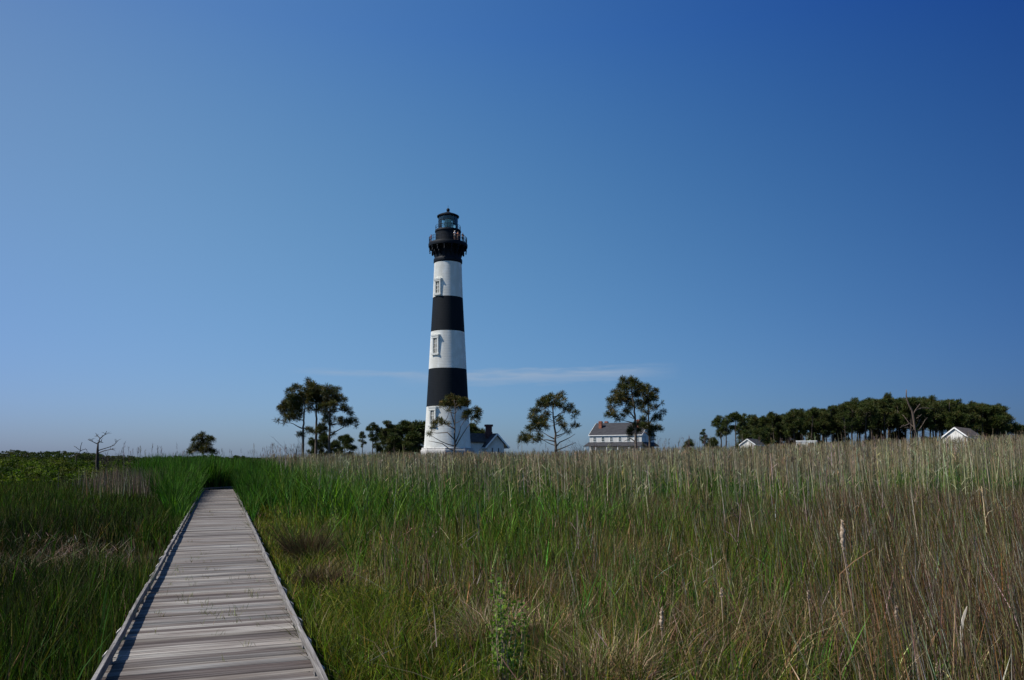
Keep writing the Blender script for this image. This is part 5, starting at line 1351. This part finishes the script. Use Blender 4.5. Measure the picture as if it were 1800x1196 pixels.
def cattail(px, rows, base_px, Y, label, hr_=0.02, ragged=True, cols=((0.46, 0.36, 0.26), (0.32, 0.24, 0.17))):
    top = P(px, rows[0], Y); bot = P(px + .06 * (base_px - px), rows[1], Y); root_p = P(base_px, 1300, Y); root_p.z = 0; root_p.x = bot.x + (base_px - px) / F * Y
    r = empty('cattail', (root_p.x, root_p.y, 0)); tag(r, label, 'cattail', 'fluffy cattails in the rush')
    st = MB(); st.tube([root_p, root_p.lerp(bot, .5) + Vector((.01, 0, 0)), bot, bot.lerp(top, .98)], [.009, .007, .005, .003], n=6); st.build('stem', M['cstem'], r, smooth=True, world=True)
    hd = MB(); n_ = 15; rsx = []
    for i in range(n_):
        t = i / (n_ - 1); e = math.sin(math.pi * min(1, .1 + .86 * t)) ** .5
        rsx.append(hr_ * 1.15 * e * (random.uniform(.55, 1.2) if ragged else 1))
    hd.tube([bot.lerp(top, i / (n_ - 1)) + Vector((random.gauss(0, .003), random.gauss(0, .003), 0)) for i in range(n_)], rsx, n=9)
    h_ = hd.build('seed_head', M['cfluff'], r, smooth=True, world=True)
    m = 260; t = rng.random(m); d = rng.normal(size=(m, 3)); d /= np.linalg.norm(d, axis=1)[:, None]
    pb = np.array(bot)[None] * (1 - t[:, None]) + np.array(top)[None] * t[:, None] + d * hr_ * .6
    quads_mesh('seed_fluff', *spikes(pb, d, rng.uniform(.004, .013, m), np.full(m, .006), palette(m, cols, .2)), M['straw'], h_)
M['cstem'] = mat_noise('dry_cattail_stem', (0.22, 0.15, 0.09), (0.38, 0.29, 0.2), 6, 0.8, stretch=(4, 4, .5))
M['cfluff'] = mat_noise('cattail_fluff', (0.18, 0.125, 0.08), (0.47, 0.37, 0.27), 45, 0.95, detail=3)
cattail(1480, (914, 968), 1509, 8.6, 'tall cattail with a long ragged cream seed head above the rush', .020)
cattail(1163, (1070, 1106), 1166, 7.6, 'short fluffy cattail standing alone right of the leafy bush', .016)
cattail(1268, (1035, 1050), 1272, 8.2, 'small pale cattail tuft between the lone fluffy one and the tall ragged one', .013)
cattail(1421, (1038, 1056), 1427, 8.4, 'slim pale cattail left of the tall ragged one', .010)
cattail(1575, (1066, 1090), 1582, 7.6, 'slim segmented cattail right of the tall stem', .012)
cattail(1612, (1151, 1166), 1616, 6.9, 'cattail with a short rounded tan head near the bottom right', .017)
cattail(1645, (1166, 1192), 1655, 6.8, 'knobbly tan cattail right of the rounded one at the bottom edge', .014)
cattail(1714, (1182, 1203), 1718, 6.8, 'stubby tan cattail cut by the bottom edge at right', .017)

def bent_leaf(pts, Y, w_, colr, label):
    ps = [P(x, y, Y) for x, y in pts]; g = ps[0].copy(); g.z = 0
    r = empty('dead_leaf', (g.x, g.y, 0)); tag(r, label, 'leaf', 'stray dead cattail leaves')
    full = [g + Vector((.03, 0, 0))] + ps; n_ = len(full); b_ = MB(); vs = []
    for i, p_ in enumerate(full):
        t = i / (n_ - 1); ww = w_ * (.35 if i == 0 else (.7 + .5 * math.sin(math.pi * min(1, t))) * (1 if t < .85 else (1 - t) / .15 * .8 + .2))
        dirv = (full[min(i + 1, n_ - 1)] - full[max(i - 1, 0)]).normalized(); sd = dirv.cross(Vector((0.2, 1, 0))).normalized() * ww / 2; th = Vector((0, .0025, 0))
        vs += [p_ - sd - th, p_ + sd - th, p_ + sd + th, p_ - sd + th]
    fs = [(i * 4 + q, i * 4 + (q + 1) % 4, i * 4 + 4 + (q + 1) % 4, i * 4 + 4 + q) for i in range(n_ - 1) for q in range(4)] + [(3, 2, 1, 0), tuple((n_ - 1) * 4 + q for q in range(4))]
    b_.add(vs, fs); b_.build('blade', colr, r, smooth='auto', world=True)
M['paleleaf'] = mat_noise('pale_dead_leaf', (0.5, 0.43, 0.34), (0.66, 0.58, 0.48), 5, .7)
M['rustleaf'] = mat_noise('rusty_dead_leaf', (0.24, 0.13, 0.06), (0.36, 0.21, 0.11), 6, .8)
bent_leaf([(1690, 1122), (1690, 1108), (1692, 1092), (1696, 1078), (1700, 1066)], 7.4, .020, M['paleleaf'], 'thick pale curved dead leaf standing in the rush at lower right')
bent_leaf([(1632, 1142), (1640, 1125), (1651, 1106)], 7.3, .014, M['rustleaf'], 'rusty leaning dead leaf left of the thick pale one')
bent_leaf([(1382, 1168), (1396, 1140), (1413, 1111)], 7.2, .013, M['rustleaf'], 'rusty leaning dead leaf left of the tall cattail stem')
bent_leaf([(1476, 1010), (1500, 988), (1536, 965)], 9.0, .008, M['rustleaf'], 'thin ochre leaf bent sideways across the tall cattail stem')

def leafy_bush(px, top, py, Y, wpx, label, cols, n_st, lsz, nl):
    p = P(px, 900, Y); H = P(px, top, Y).z; W_ = wpx / F * Y / 2
    r = empty('leafy_bush', (p.x, p.y, 0)); tag(r, label, 'bush')
    st = MB(); ps = []
    for i in range(n_st):
        an = random.uniform(0, 6.28); q = math.sqrt(random.random()); h_ = H * random.uniform(.6, 1.0)
        c = Vector((p.x + W_ * q * math.cos(an), p.y + W_ * q * math.sin(an), h_)); b0 = Vector((p.x + W_ * .35 * q * math.cos(an), p.y + W_ * .35 * q * math.sin(an), 0))
        bp_ = branch_pts(b0, c, 0, 6); st.tube(bp_, [.006, .005, .005, .004, .003, .002], n=5)
        for j in range(nl):
            t = random.uniform(.35, 1.02); k = min(int(t * 5), 4); q_ = bp_[k].lerp(bp_[k + 1], t * 5 - k); ps.append(q_ + Vector((random.gauss(0, .03), random.gauss(0, .03), random.gauss(0, .02))))
    st.build('stems', M['cstem'], r, world=True)
    ps = np.array([tuple(v) for v in ps]); n_ = len(ps)
    quads_mesh('foliage', *leaves(ps, lsz * rng.uniform(.6, 1.3, n_), palette(n_, cols, .25), .5), M['leaf'], r, smooth=False)
YG = [(0.12, 0.19, 0.03), (0.085, 0.15, 0.025), (0.17, 0.24, 0.05)]
leafy_bush(890, 1006, 1075, 7.0, 74, 'bright yellow green leafy bush in the middle of the grass', YG, 20, .046, 46)
leafy_bush(590, 888, 905, 19.5, 30, 'small leafy light green plant below the reeds left of centre', YG, 9, .06, 26)
leafy_bush(432, 846, 860, 46, 16, 'yellow green leafy sprig at the right corner of the boardwalk end', YG, 12, .14, 24)
